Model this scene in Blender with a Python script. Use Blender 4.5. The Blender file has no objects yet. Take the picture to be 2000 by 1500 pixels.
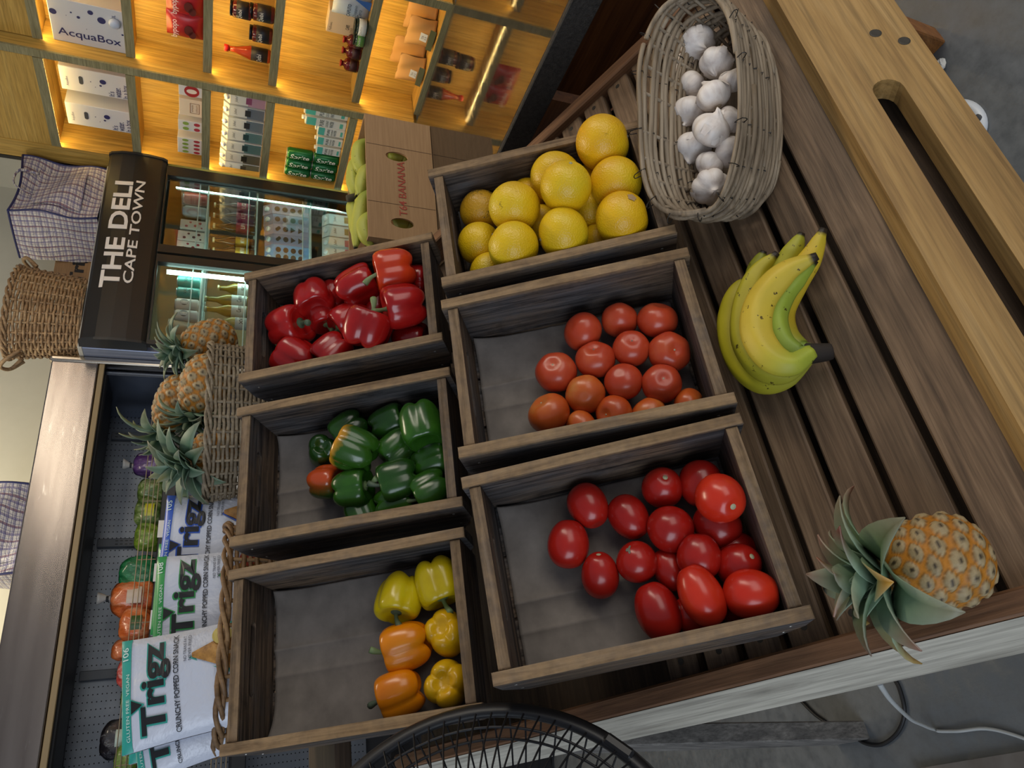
import bpy, bmesh, math, random
import numpy as np
from mathutils import Vector as Vec, Matrix as Mat
SC = bpy.context.scene
COL = SC.collection
PI = math.pi
rnd = random.Random(7)

# ------------------------------------------------------------------ camera, light, exposure
EYE = Vec((0, 0, 1.45))
FPX = 1400.0
TH, RO, YAW = math.radians(21.98), math.radians(3.47), math.radians(32.52)
_c, _s = math.cos(TH), math.sin(TH)
_cr, _sr = math.cos(RO), math.sin(RO)
W2L = np.array([[math.cos(YAW), -math.sin(YAW), 0], [math.sin(YAW), math.cos(YAW), 0], [0, 0, 1.0]])
L2C = np.array([[_cr, -_sr, 0], [_sr, _cr, 0], [0, 0, 1.0]]) @ np.array([[1, 0, 0], [0, -_s, -_c], [0, _c, -_s]])
RC = L2C @ W2L                       # world -> (right, down, forward) of the upright portrait view
right, down, fwd = (Vec(RC[i]) for i in range(3))
cam = bpy.data.objects.new('camera', bpy.data.cameras.new('camera'))
COL.objects.link(cam)
cam.data.sensor_width = 36
cam.data.lens = FPX / 2000 * 36
cam.data.clip_start = .02
# the phone was held on its side: picture right is world down, picture down is world left
cx, cy, cz = down, right, -fwd
cam.matrix_world = Mat(((cx.x, cy.x, cz.x, EYE.x), (cx.y, cy.y, cz.y, EYE.y), (cx.z, cy.z, cz.z, EYE.z), (0, 0, 0, 1)))
SC.camera = cam
SC.view_settings.view_transform = 'Standard'
SC.view_settings.look = 'None'
SC.view_settings.gamma = 1
SC.view_settings.exposure = 0.12
wd = bpy.data.worlds.new('world'); SC.world = wd; wd.use_nodes = True
wd.node_tree.nodes['Background'].inputs[0].default_value = (.75, .82, 1, 1)
wd.node_tree.nodes['Background'].inputs[1].default_value = .20

def area(name, loc, target, size, power, col):
    l = bpy.data.lights.new(name, 'AREA'); l.shape = 'RECTANGLE'; l.size, l.size_y = size
    l.energy = power; l.color = col
    o = bpy.data.objects.new(name, l); COL.objects.link(o)
    o.location = loc
    o.rotation_euler = (Vec(target) - Vec(loc)).to_track_quat('-Z', 'Y').to_euler()
    return o
area('window_daylight', (-2.6, -.5, 1.9), (.6, 1.0, .8), (2.4, 1.8), 52, (.78, .88, 1))
area('front_fill', (1.6, -2.4, 1.6), (.8, .6, .6), (2.6, 1.5), 26, (1, .95, .86))  # unseen fill light added in front to brighten the stand
area('overhead_light', (1.3, 1.7, 3.1), (1.3, 1.8, 0), (.9, .25), 18, (1, .84, .6))
area('overhead_light', (.8, 3.3, 3.2), (.8, 4.0, 2.3), (1.6, .25), 24, (1, .9, .68))  # unseen light added above the chiller to brighten the back wall
for x_ in (2.75, 3.15, 3.7):
    area('ceiling_tube', (x_, -1.6, 2.95), (x_, -1.6, 0), (.20, 2.6), 24, (1, .9, .74))

# ------------------------------------------------------------------ helpers
def ray(x, y):
    X, Y = 1500 - y, x
    return right * ((X - 750) / FPX) + down * ((Y - 1000) / FPX) + fwd
def on(x, y, P0, n):
    d = ray(x, y); n = Vec(n)
    return EYE + d * ((Vec(P0) - EYE).dot(n) / d.dot(n))
def at(x, y, z): return EYE + ray(x, y) * z
def depth(P): return (Vec(P) - EYE).dot(fwd)
def bd(yo, el):
    y, e = math.radians(yo), math.radians(el)
    return Vec((math.sin(y) * math.cos(e), math.cos(y) * math.cos(e), math.sin(e)))
def frame(x, y, z, o):
    return Mat(((x.x, y.x, z.x, o.x), (x.y, y.y, z.y, o.y), (x.z, y.z, z.z, o.z), (0, 0, 0, 1)))
def look(axis, o, spin=0.0):
    """frame whose z runs along axis"""
    q = Vec(axis).normalized().to_track_quat('Z', 'Y').to_matrix().to_4x4()
    return Mat.Translation(o) @ q @ Mat.Rotation(spin, 4, 'Z')
SDIR, KDIR, ZDIR = bd(3.76, 0), bd(93.76, 0), Vec((0, 0, 1))
WALL = frame(KDIR, SDIR, ZDIR, Vec((0, 0, 0)))          # room frame: x = k, y = s
def bg(x, y, k=None, s=None, z=None):
    if k is not None: p = on(x, y, KDIR * k, KDIR)
    elif s is not None: p = on(x, y, SDIR * s, SDIR)
    else: p = on(x, y, (0, 0, z), ZDIR)
    return Vec((p.dot(KDIR), p.dot(SDIR), p.z))
def lerp(a, b, t): return a + (b - a) * t

class G:
    def __init__(g): g.v = []; g.f = []; g.m = []; g.c = []
    def add(g, vs, fs, m=0, cs=None):
        b = len(g.v); g.v += [tuple(v) for v in vs]
        g.f += [tuple(i + b for i in f) for f in fs]; g.m += [m] * len(fs)
        g.c += list(cs) if cs else [(1, 1, 1)] * len(vs)
        return g
    def box(g, c, s, bev=0, R=None, m=0, seg=1):
        bm = bmesh.new(); bmesh.ops.create_cube(bm, size=1)
        for v in bm.verts: v.co = Vec((v.co.x * s[0], v.co.y * s[1], v.co.z * s[2]))
        if bev: bmesh.ops.bevel(bm, geom=bm.edges[:], offset=bev, segments=seg, affect='EDGES', profile=.5)
        T = Mat.Translation(Vec(c)) @ (R.to_4x4() if R else Mat.Identity(4))
        bm.verts.index_update()
        g.add([T @ v.co for v in bm.verts], [[v.index for v in f.verts] for f in bm.faces], m); bm.free()
        return g
    def prism(g, poly, z0, z1, fn=lambda x, y, z: (x, y, z), m=0, hole=None, pocket=None, holes=None):
        """extruded outline; hole = loop cut right through, pocket = z of the floor of a blind hole"""
        n = len(poly)
        for z, up in ((z0, 0), (z1, 1)):
            loops = [poly] + ([hole] if hole and (pocket is None or up) else []) + (holes or [])
            bm = bmesh.new()
            for lp in loops:
                vs = [bm.verts.new((p[0], p[1], 0)) for p in lp]
                for i in range(len(vs)): bm.edges.new((vs[i], vs[(i + 1) % len(vs)]))
            bmesh.ops.triangle_fill(bm, edges=bm.edges[:], use_beauty=True)
            bm.verts.index_update()
            fs = []
            for f in bm.faces:
                ix = [v.index for v in f.verts]
                if (f.normal.z > 0) != bool(up): ix.reverse()
                fs.append(ix)
            g.add([fn(v.co.x, v.co.y, z) for v in bm.verts], fs, m); bm.free()
        vs = [fn(p[0], p[1], z0) for p in poly] + [fn(p[0], p[1], z1) for p in poly]
        g.add(vs, [(i, (i + 1) % n, n + (i + 1) % n, n + i) for i in range(n)], m)
        for hole in ([hole] if hole else []) + (holes or []):
            k = len(hole); zf = z0 if pocket is None else pocket
            vs = [fn(p[0], p[1], zf) for p in hole] + [fn(p[0], p[1], z1) for p in hole]
            g.add(vs, [(i, k + i, k + (i + 1) % k, (i + 1) % k) for i in range(k)], m)
            if pocket is not None: g.add([fn(p[0], p[1], zf) for p in hole], [tuple(range(k))], m)
        return g
    def tube(g, pts, r, n=6, closed=False, m=0, cs=None, flat=1.0, five=0.0):
        pts = [Vec(p) for p in pts]; N = len(pts); rings = []
        up = None
        for i, p in enumerate(pts):
            a = pts[(i - 1) % N] if (closed or i) else p
            b = pts[(i + 1) % N] if (closed or i < N - 1) else p
            t = (b - a).normalized()
            if up is None: up = t.orthogonal().normalized()
            up = (up - t * up.dot(t)).normalized(); sd = t.cross(up)
            rr = r(i / max(1, N - 1)) if callable(r) else r
            rings.append([p + up * (math.cos(q) * rr * (1 + five * math.cos(5 * q))) + sd * (math.sin(q) * rr * flat * (1 + five * math.cos(5 * q))) for q in (2 * PI * j / n for j in range(n))])
        vs = [v for R_ in rings for v in R_]
        cc = None if cs is None else [cs(i / max(1, N - 1)) for i in range(N) for _ in range(n)]
        fs = []
        for i in range(N if closed else N - 1):
            a, b = i * n, ((i + 1) % N) * n
            fs += [(a + j, a + (j + 1) % n, b + (j + 1) % n, b + j) for j in range(n)]
        if not closed: fs += [tuple(reversed(range(n))), tuple((N - 1) * n + j for j in range(n))]
        return g.add(vs, fs, m, cc)
    def blob(g, fn, nu=20, nv=24, M=None, m=0, cf=None):
        vs = [fn(0, 0)]; 
        for i in range(1, nu):
            for j in range(nv): vs.append(fn(PI * i / nu, 2 * PI * j / nv))
        vs.append(fn(PI, 0)); cs = None
        if cf:
            cs = [cf(0, 0)] + [cf(PI * i / nu, 2 * PI * j / nv) for i in range(1, nu) for j in range(nv)] + [cf(PI, 0)]
        if M: vs = [M @ Vec(v) for v in vs]
        L = len(vs) - 1
        fs = [(0, 1 + j, 1 + (j + 1) % nv) for j in range(nv)]
        for i in range(nu - 2):
            a, b = 1 + i * nv, 1 + (i + 1) * nv
            fs += [(a + j, b + j, b + (j + 1) % nv, a + (j + 1) % nv) for j in range(nv)]
        a = 1 + (nu - 2) * nv
        fs += [(L, a + (j + 1) % nv, a + j) for j in range(nv)]
        return g.add(vs, fs, m, cs)
    def lathe(g, prof, n=20, M=None, m=0):
        vs = [(r * math.cos(2 * PI * j / n), r * math.sin(2 * PI * j / n), z) for r, z in prof for j in range(n)]
        if M: vs = [M @ Vec(v) for v in vs]
        fs = []
        for i in range(len(prof) - 1):
            a, b = i * n, (i + 1) * n
            fs += [(a + j, a + (j + 1) % n, b + (j + 1) % n, b + j) for j in range(n)]
        fs += [tuple(reversed(range(n))), tuple((len(prof) - 1) * n + j for j in range(n))]
        return g.add(vs, fs, m)
    def sheet(g, fn, nu, nv, m=0, cf=None):
        vs = [fn(i / nu, j / nv) for i in range(nu + 1) for j in range(nv + 1)]
        cs = [cf(i / nu, j / nv) for i in range(nu + 1) for j in range(nv + 1)] if cf else None
        w = nv + 1
        return g.add(vs, [(i * w + j, (i + 1) * w + j, (i + 1) * w + j + 1, i * w + j + 1) for i in range(nu) for j in range(nv)], m, cs)

def obj(name, g, mats, parent=None, M=None, smooth=False, angle=None):
    me = bpy.data.meshes.new(name)
    me.from_pydata(g.v, [], g.f)
    for q in (mats if isinstance(mats, (list, tuple)) else [mats]): me.materials.append(q)
    if any(g.m): me.polygons.foreach_set('material_index', g.m)
    if any(c != (1, 1, 1) for c in g.c):
        at_ = me.color_attributes.new('Tint', 'FLOAT_COLOR', 'POINT')
        at_.data.foreach_set('color', [q for c in g.c for q in (*c, 1)])
    if smooth or angle:
        me.polygons.foreach_set('use_smooth', [True] * len(me.polygons))
        if angle: me.set_sharp_from_angle(angle=math.radians(angle))
    me.update()
    o = bpy.data.objects.new(name, me); COL.objects.link(o)
    if parent: o.parent = parent
    if M is not None: o.matrix_local = M
    return o
def tag(o, label=None, cat=None, group=None, kind=None):
    for k, v in (('label', label), ('category', cat), ('group', group), ('kind', kind)):
        if v: o[k] = v
    return o
def thing(name, label, cat, M=Mat.Identity(4), group=None):
    o = bpy.data.objects.new(name, None); COL.objects.link(o)
    o.empty_display_size = .05; o.matrix_world = M
    return tag(o, label, cat, group)
def dup(root, M, label=None):
    r = root.copy(); COL.objects.link(r); r.matrix_world = M
    if label: r['label'] = label
    for ch in list(root.children):
        c = ch.copy(); COL.objects.link(c); c.parent = r
        for q in list(ch.children):
            d = q.copy(); COL.objects.link(d); d.parent = c
    return r
def structure(name, g, mat, **k): return tag(obj(name, g, mat, **k), kind='structure')

_tc = {}
def tverts(s, bold):
    if (s, bold) not in _tc:
        cu = bpy.data.curves.new('t', 'FONT'); cu.body = s; cu.size = 1; cu.offset = bold; cu.resolution_u = 3
        cu.align_x = 'CENTER'; cu.align_y = 'CENTER'
        o = bpy.data.objects.new('t', cu); COL.objects.link(o)
        dg = bpy.context.evaluated_depsgraph_get(); dg.update()
        me = bpy.data.meshes.new_from_object(o.evaluated_get(dg))
        vs = [(v.co.x, v.co.y) for v in me.vertices]; fs = [tuple(p.vertices) for p in me.polygons]
        bpy.data.objects.remove(o); bpy.data.curves.remove(cu); bpy.data.meshes.remove(me)
        x0, x1 = min(v[0] for v in vs), max(v[0] for v in vs); y0, y1 = min(v[1] for v in vs), max(v[1] for v in vs)
        vs = [((x - (x0 + x1) / 2) / (x1 - x0), (y - (y0 + y1) / 2) / (y1 - y0)) for x, y in vs]
        _tc[(s, bold)] = (vs, fs)
    return _tc[(s, bold)]
def text(g, s, w, h, fn, m=0, bold=0.0, slant=0.0):
    vs, fs = tverts(s, bold)
    return g.add([fn(x * w + slant * y * h, y * h) for x, y in vs], fs, m)
def disc(g, x, y, r, fn, m=0, ry=None, n=18):
    return g.add([fn(x + r * math.cos(2 * PI * j / n), y + (ry or r) * math.sin(2 * PI * j / n)) for j in range(n)], [tuple(range(n))], m)
def rect(g, x0, y0, x1, y1, fn, m=0):
    return g.add([fn(x0, y0), fn(x1, y0), fn(x1, y1), fn(x0, y1)], [(0, 1, 2, 3)], m)
def stadium(cx, cy, L, w, n=8, vert=True):
    out = []
    for s, a0 in ((1, -PI / 2 if not vert else 0), (-1, PI / 2 if not vert else PI)):
        for i in range(n + 1):
            a = a0 + PI * i / n
            ox, oy = ((0, s * (L - w) / 2) if vert else (s * (L - w) / 2, 0))
            out.append((cx + ox + w / 2 * math.cos(a), cy + oy + w / 2 * math.sin(a)))
    return out

# ------------------------------------------------------------------ materials
def lin(h):
    h = h.lstrip('#'); c = [int(h[i:i + 2], 16) / 255 for i in (0, 2, 4)]
    return tuple(((q + .055) / 1.055) ** 2.4 if q > .04045 else q / 12.92 for q in c) + (1,)
class N:
    def __init__(s, name):
        s.mat = bpy.data.materials.new(name); s.mat.use_nodes = True
        s.t = s.mat.node_tree; s.b = s.t.nodes['Principled BSDF']; s.out = s.t.nodes['Material Output']
    def n(s, typ, **k):
        q = s.t.nodes.new('ShaderNode' + typ)
        for a, v in k.items():
            if a.startswith('i_'): q.inputs[a[2:].replace('_', ' ')].default_value = v
            else: setattr(q, a, v)
        return q
    def l(s, a, b): s.t.links.new(a, b)
    def coord(s, scale=(1, 1, 1), kind='Object', rnd_=True):
        tc = s.n('TexCoord'); mp = s.n('Mapping'); mp.inputs['Scale'].default_value = scale
        s.l(tc.outputs[kind], mp.inputs[0])
        if rnd_:
            oi = s.n('ObjectInfo'); mu = s.n('Math', operation='MULTIPLY'); mu.inputs[1].default_value = 37
            s.l(oi.outputs['Random'], mu.inputs[0])
            cb = s.n('CombineXYZ')
            for i in range(3): s.l(mu.outputs[0], cb.inputs[i])
            s.l(cb.outputs[0], mp.inputs['Location'])
        return mp.outputs[0]
    def noise(s, vec, sc, det=4, rough=.55, dist=0):
        q = s.n('TexNoise'); q.inputs['Scale'].default_value = sc; q.inputs['Detail'].default_value = det
        q.inputs['Roughness'].default_value = rough; q.inputs['Distortion'].default_value = dist
        if vec is not None: s.l(vec, q.inputs['Vector'])
        return q.outputs['Fac']
    def ramp(s, fac, stops):
        q = s.n('ValToRGB'); e = q.color_ramp.elements
        while len(e) < len(stops): e.new(.5)
        for i, (p, c) in enumerate(stops):
            e[i].position = p; e[i].color = lin(c) if isinstance(c, str) else (c, c, c, 1)
        s.l(fac, q.inputs[0]); return q.outputs[0]
    def mix(s, fac, a, b, blend='MIX'):
        q = s.n('MixRGB', blend_type=blend)
        for i, v in ((0, fac), (1, a), (2, b)):
            if isinstance(v, (int, float)): q.inputs[i].default_value = v if i == 0 else (v, v, v, 1)
            elif isinstance(v, str): q.inputs[i].default_value = lin(v)
            elif isinstance(v, tuple): q.inputs[i].default_value = v
            else: s.l(v, q.inputs[i])
        return q.outputs[0]
    def col(s, c):
        if isinstance(c, str): s.b.inputs['Base Color'].default_value = lin(c)
        else: s.l(c, s.b.inputs['Base Color'])
        return s
    def bump(s, fac, strength=.3, dist=.01):
        q = s.n('Bump'); q.inputs['Strength'].default_value = strength; q.inputs['Distance'].default_value = dist
        s.l(fac, q.inputs['Height']); s.l(q.outputs[0], s.b.inputs['Normal']); return s
    def set(s, **k):
        for a, v in k.items(): s.b.inputs[a.replace('_', ' ')].default_value = v
        return s
def plain(name, c, rough=.5, metal=0, spec=.5, var=.0, emit=0):
    q = N(name)
    if var:
        f = q.noise(q.coord(), 18, 3)
        q.col(q.mix(f, q.mix(var, c, '#000000'), q.mix(var * .6, c, '#ffffff')))
    else: q.col(c)
    q.set(Roughness=rough, Metallic=metal); q.b.inputs['Specular IOR Level'].default_value = spec
    if emit:
        q.b.inputs['Emission Color'].default_value = lin(c); q.b.inputs['Emission Strength'].default_value = emit
    return q.mat
def wood(name, stops, axis=0, sc=1.0, rough=.6, stain=.5, bump=.25, stainc='#15120f', spec=.3):
    q = N(name)
    s = [26.0 * sc] * 3; s[axis] = 1.6 * sc
    v = q.coord(tuple(s))
    f = q.noise(v, 2.2, 7, .62, .6)
    c = q.ramp(f, stops)
    s2 = [7.0 * sc] * 3; s2[axis] = 2.2 * sc
    st = q.noise(q.coord(tuple(s2)), 1.3, 5, .6)
    c = q.mix(q.ramp(st, [(.5, 0.0), (.72, stain)]), c, stainc)
    fine = [160.0 * sc] * 3; fine[axis] = 5 * sc
    ff = q.noise(q.coord(tuple(fine)), 1.5, 3, .7)
    c = q.mix(.5, c, q.ramp(ff, [(.32, .2), (.6, 1.0)]), 'MULTIPLY')
    q.col(c).set(Roughness=rough); q.b.inputs['Specular IOR Level'].default_value = spec
    q.bump(q.mix(.5, f, ff), bump, .004)
    return q.mat
# ------------------------------------------------------------------ the room
M_wall = plain('painted_wall', '#d3cdb8', .7, var=.06)
fl = N('concrete_floor')
_v = fl.coord((1, 1, 1), rnd_=False)
_f = fl.noise(_v, 2.2, 8, .6); _g = fl.noise(_v, 26, 4, .7)
fl.col(fl.mix(.25, fl.ramp(_f, [(.3, '#4f5356'), (.7, '#6d7072')]), fl.ramp(_g, [(.3, '#45484b'), (.7, '#84888a')])))
fl.l(fl.ramp(_g, [(.35, .28), (.65, .55)]), fl.b.inputs['Roughness']); fl.bump(_g, .15, .004)
structure('floor', G().box((.5, 1, -.05), (7, 8, .1)), fl.mat)
structure('wall_back', G().box((.6, 4.05, 2.0), (5.7, .1, 4.0)), M_wall, M=WALL)
structure('wall_right', G().box((3.37, 2.55, 2.0), (.1, 2.9, 4.0)), M_wall, M=WALL)

# ------------------------------------------------------------------ produce stand
MU = .78
def old(x, y, z): return EYE + (Vec((x, y, z)) - Vec((0, 0, 1.55))) * MU
TD = bd(0, 22.4); TN = Vec((1, 0, 0)).cross(TD)
TO = old(0, .85, .755)
TRAY = frame(Vec((1, 0, 0)), TD, TN, TO)
def tray(x, y, up=0.0): return on(x, y, TO + TN * up, TN)
M_slat = wood('slat_wood', [(.2, '#45362a'), (.5, '#77604a'), (.8, '#957c62')], 0, 1, .55, .5)
M_rail = wood('rail_wood', [(.2, '#5a3f2c'), (.5, '#7a573d'), (.8, '#946d4d')], 1, 1, .55, .2)
M_pale = wood('weathered_edge_wood', [(.25, '#7f796c'), (.5, '#b4ae9f'), (.8, '#cec8b8')], 1, .8, .7, .15, .5)
M_fascia = wood('fascia_wood', [(.2, '#7d5c36'), (.5, '#a9854f'), (.8, '#c3a06a')], 0, .55, .5, .3, .12, '#5a3d1c')
M_leg = wood('leg_wood', [(.2, '#6a3d1c'), (.5, '#95602f'), (.8, '#ab7540')], 2, 1, .5, .2)
M_grey = wood('grey_plank_wood', [(.2, '#4a4846'), (.5, '#77736e'), (.8, '#9f9a92')], 2, 1, .7, .4)
M_dark = wood('dark_beam_wood', [(.2, '#2c2119'), (.5, '#46372a'), (.8, '#5c4a39')], 0, 1, .7, .3)
M_screw = plain('screw_steel', '#3a352d', .6, .3)
st = thing('produce_stand', 'wooden slatted produce stand carrying the crates, bananas and pineapple', 'stand', TRAY)
XL, XR = .098, 1.083
tt = -.349 * MU
for i in range(8):
    w = (.080 if i == 0 else .0585) * MU
    sl_ = obj('slat', G().box(((XL + XR) / 2, tt + w / 2, -.009), (XR - XL, w, .018), .0022), M_slat, st)
    for xx in (XL + .022, XR - .022):
        obj('screw_hole', G().lathe([(.0042, -.0005), (.0042, .0004), (.0004, .0003)], 10, Mat.Translation((xx, tt + w * .5, 0))), M_screw, sl_)
    tt += w + .0145 * MU
pl = tray(1600, 1250, .016); pr_ = tray(1090, 250, .016)
RLEN = 1.06
for nm, x0, sg in (('left', pl.x, -1), ('right', pr_.x + .004, 1)):
    g = G().box((x0 + sg * .0125, -.285 + RLEN / 2, -.012), (.025, RLEN, .056), .003)
    o = obj('side_rail', g, M_rail, st)
    if sg > 0: continue
    xa, xb = x0 + sg * .0255, x0 + sg * .052
    g = G().prism([(xa, .014), (xb, -.026), (xb - sg * .006, -.036), (xa, -.030)][::-sg], -.285, -.285 + RLEN, lambda x, z, y: (x, y, z))
    obj('rail_edge', g, M_pale, o)['label'] = 'pale weathered outer edge of the rail'
fz = old(0, .528, .63)
fb = old(0, .494, .25).z
inv = TRAY.inverted()
FA = math.radians(30)
fdn, fin = Vec((0, -math.sin(FA), -math.cos(FA))), Vec((0, math.cos(FA), -math.sin(FA)))
FE = Vec((0, fz.y, fz.z)) - fin * .031
FNO = -fin
def fp(x, y):
    p = on(x, y, FE, FNO); return p.x, (p - FE).dot(fdn)
def vert_board(x, t, d): return inv @ (FE + Vec((x, 0, 0)) + fdn * t + fin * d)
fbt = fp(1755, 12)[1]
s0, s1 = fp(1716, 158), fp(2075, 690)
x0f, x1f = .06, 1.105
outl = [(x0f, 0), (x1f, 0), (x1f, fbt - .035), (x1f - .008, fbt - .012), (x1f - .03, fbt), (x0f, fbt)]
sl = [(p[0], p[1]) for p in stadium((s0[0] + s1[0]) / 2, (s0[1] + s1[1]) / 2, s0[0] - s1[0], .038, vert=False)]
o = obj('front_board', G().prism(outl, 0.0, .03, lambda x, t, z: vert_board(x, t, z), hole=sl), M_fascia, st)
fb = (FE + fdn * fbt).z
obj('slot_backing', G().prism([(x0f + .02, .03), (x1f - .02, .03), (x1f - .02, fbt - .03), (x0f + .02, fbt - .03)], .052, .066, lambda x, t, z: vert_board(x, t, z)), M_dark, st)  # dark backing added behind the slot so the opening reads dark
for q in ((1710, 65), (1766, 80)):
    c = fp(*q); g = G()
    g.lathe([(.0078, -.001), (.0078, .0004), (.006, .0009), (.0008, .0007)], 14, inv @ look(FNO, FE + Vec((c[0], 0, 0)) + fdn * c[1]))
    obj('screw', g, M_screw, o)
def beam(p, q, w, d, g=None, taper=1.0, xa=Vec((1, 0, 0))):
    p, q = Vec(p), Vec(q); z = (q - p).normalized(); x = (xa - z * xa.dot(z)).normalized(); y = z.cross(x)
    L = (q - p).length; g = g or G(); b = len(g.v)
    g.box((0, 0, L / 2), (w, d, L), .003)
    F = frame(x, y, z, p)
    for i in range(b, len(g.v)):
        v = Vec(g.v[i]); t = lerp(1, taper, v.z / L); g.v[i] = tuple(F @ Vec((v.x * t, v.y * t, v.z)))
    return g
def wl(g, M):  # world-built geometry into a local frame
    im = M.inverted(); g.v = [tuple(im @ Vec(v)) for v in g.v]; return g
obj('under_panel', G().box(((XL + XR) / 2, .25, -.055), (XR - XL, 1.06, .012), .002), M_dark, st)
ft = on(1660, 1432, (0, 0, 0), ZDIR)
tp = on(1010, 1447, (0, ft.y - .12, 0), (0, 1, 0))
leg_b = wl(beam(tp, ft, .04, .11), TRAY)
obj('leg', leg_b, M_grey, st)['label'] = 'grey cracked plank leg'
ft2 = on(1822, 82, (0, 0, 0), ZDIR)
obj('leg', wl(beam((1.085, fz.y + .02, .70), ft2, .05, .04), TRAY), M_leg, st)['label'] = 'orange brown leg'
obj('leg', wl(beam((1.085, 1.16, .93), (1.09, 1.2, 0), .05, .04), TRAY), M_leg, st)
obj('leg', wl(beam((.09, fz.y + .02, .70), (.02, fz.y - .02, 0), .05, .04), TRAY), M_leg, st)

# ------------------------------------------------------------------ crates
def crate_wood(name, axis):
    q = N(name)
    s = [34.0] * 3; s[axis] = 2.4
    f = q.noise(q.coord(tuple(s)), 2.4, 8, .68, .9)
    c = q.ramp(f, [(.25, '#1d1815'), (.40, '#463a31'), (.56, '#705d4b'), (.62, '#55463a'), (.8, '#8f7a62')])
    s2 = [6.0] * 3; s2[axis] = 3
    b = q.noise(q.coord(tuple(s2)), 1.8, 5, .6)
    c = q.mix(q.ramp(b, [(.42, 0.0), (.62, .75)]), c, q.ramp(f, [(.3, '#25262a'), (.7, '#5c6066')]))
    c = q.mix(q.ramp(q.noise(q.coord((9, 9, 9)), 1.4, 6, .7), [(.55, 0.0), (.75, .8)]), c, '#1d1815')
    s3 = [150.0] * 3; s3[axis] = 4
    c = q.mix(.55, c, q.ramp(q.noise(q.coord(tuple(s3)), 1.4, 5, .75), [(.40, .10), (.52, 1.0)]), 'MULTIPLY')
    s4 = [58.0] * 3; s4[axis] = 2.2
    c = q.mix(.7, c, q.ramp(q.noise(q.coord(tuple(s4)), 1.5, 6, .7, .4), [(.34, .12), (.46, 1.0)]), 'MULTIPLY')
    tc = q.n('TexCoord'); sp = q.n('SeparateXYZ'); q.l(tc.outputs['Object'], sp.inputs[0])
    rn = q.noise(q.coord((40, 40, 40)), 2, 3)
    ad = q.n('Math', operation='MULTIPLY_ADD'); ad.inputs[1].default_value = .008; q.l(rn, ad.inputs[0]); q.l(sp.outputs[2], ad.inputs[2])
    mr = q.n('MapRange'); mr.inputs[1].default_value = -.003; mr.inputs[2].default_value = .006
    q.l(ad.outputs[0], mr.inputs[0])
    c = q.mix(q.mix(1.0, mr.outputs[0], .8, 'MULTIPLY'), c, q.ramp(f, [(.25, '#6a5138'), (.6, '#a98a63'), (.8, '#c8ab80')]))   # rubbed bare rim
    q.col(c).set(Roughness=.72); q.b.inputs['Specular IOR Level'].default_value = .25
    return q.bump(f, .45, .004).mat
M_cl, M_ce = crate_wood('crate_side_wood', 1), crate_wood('crate_end_wood', 0)
M_paper = N('kraft_paper'); _f = M_paper.noise(M_paper.coord((1, 1, 1)), 30, 5, .6)
M_paper.col(M_paper.ramp(_f, [(.3, '#6b645e'), (.7, '#827a73')])).set(Roughness=.75); M_paper = M_paper.mat
M_nail = plain('nail_steel', '#8d8a84', .4, .8)
CN = bd(92.5, 0).cross(bd(2.5, 59.3))
CP = at(1160, 690, 1.15 * MU)
DEP = .09
class Crate: pass
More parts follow.
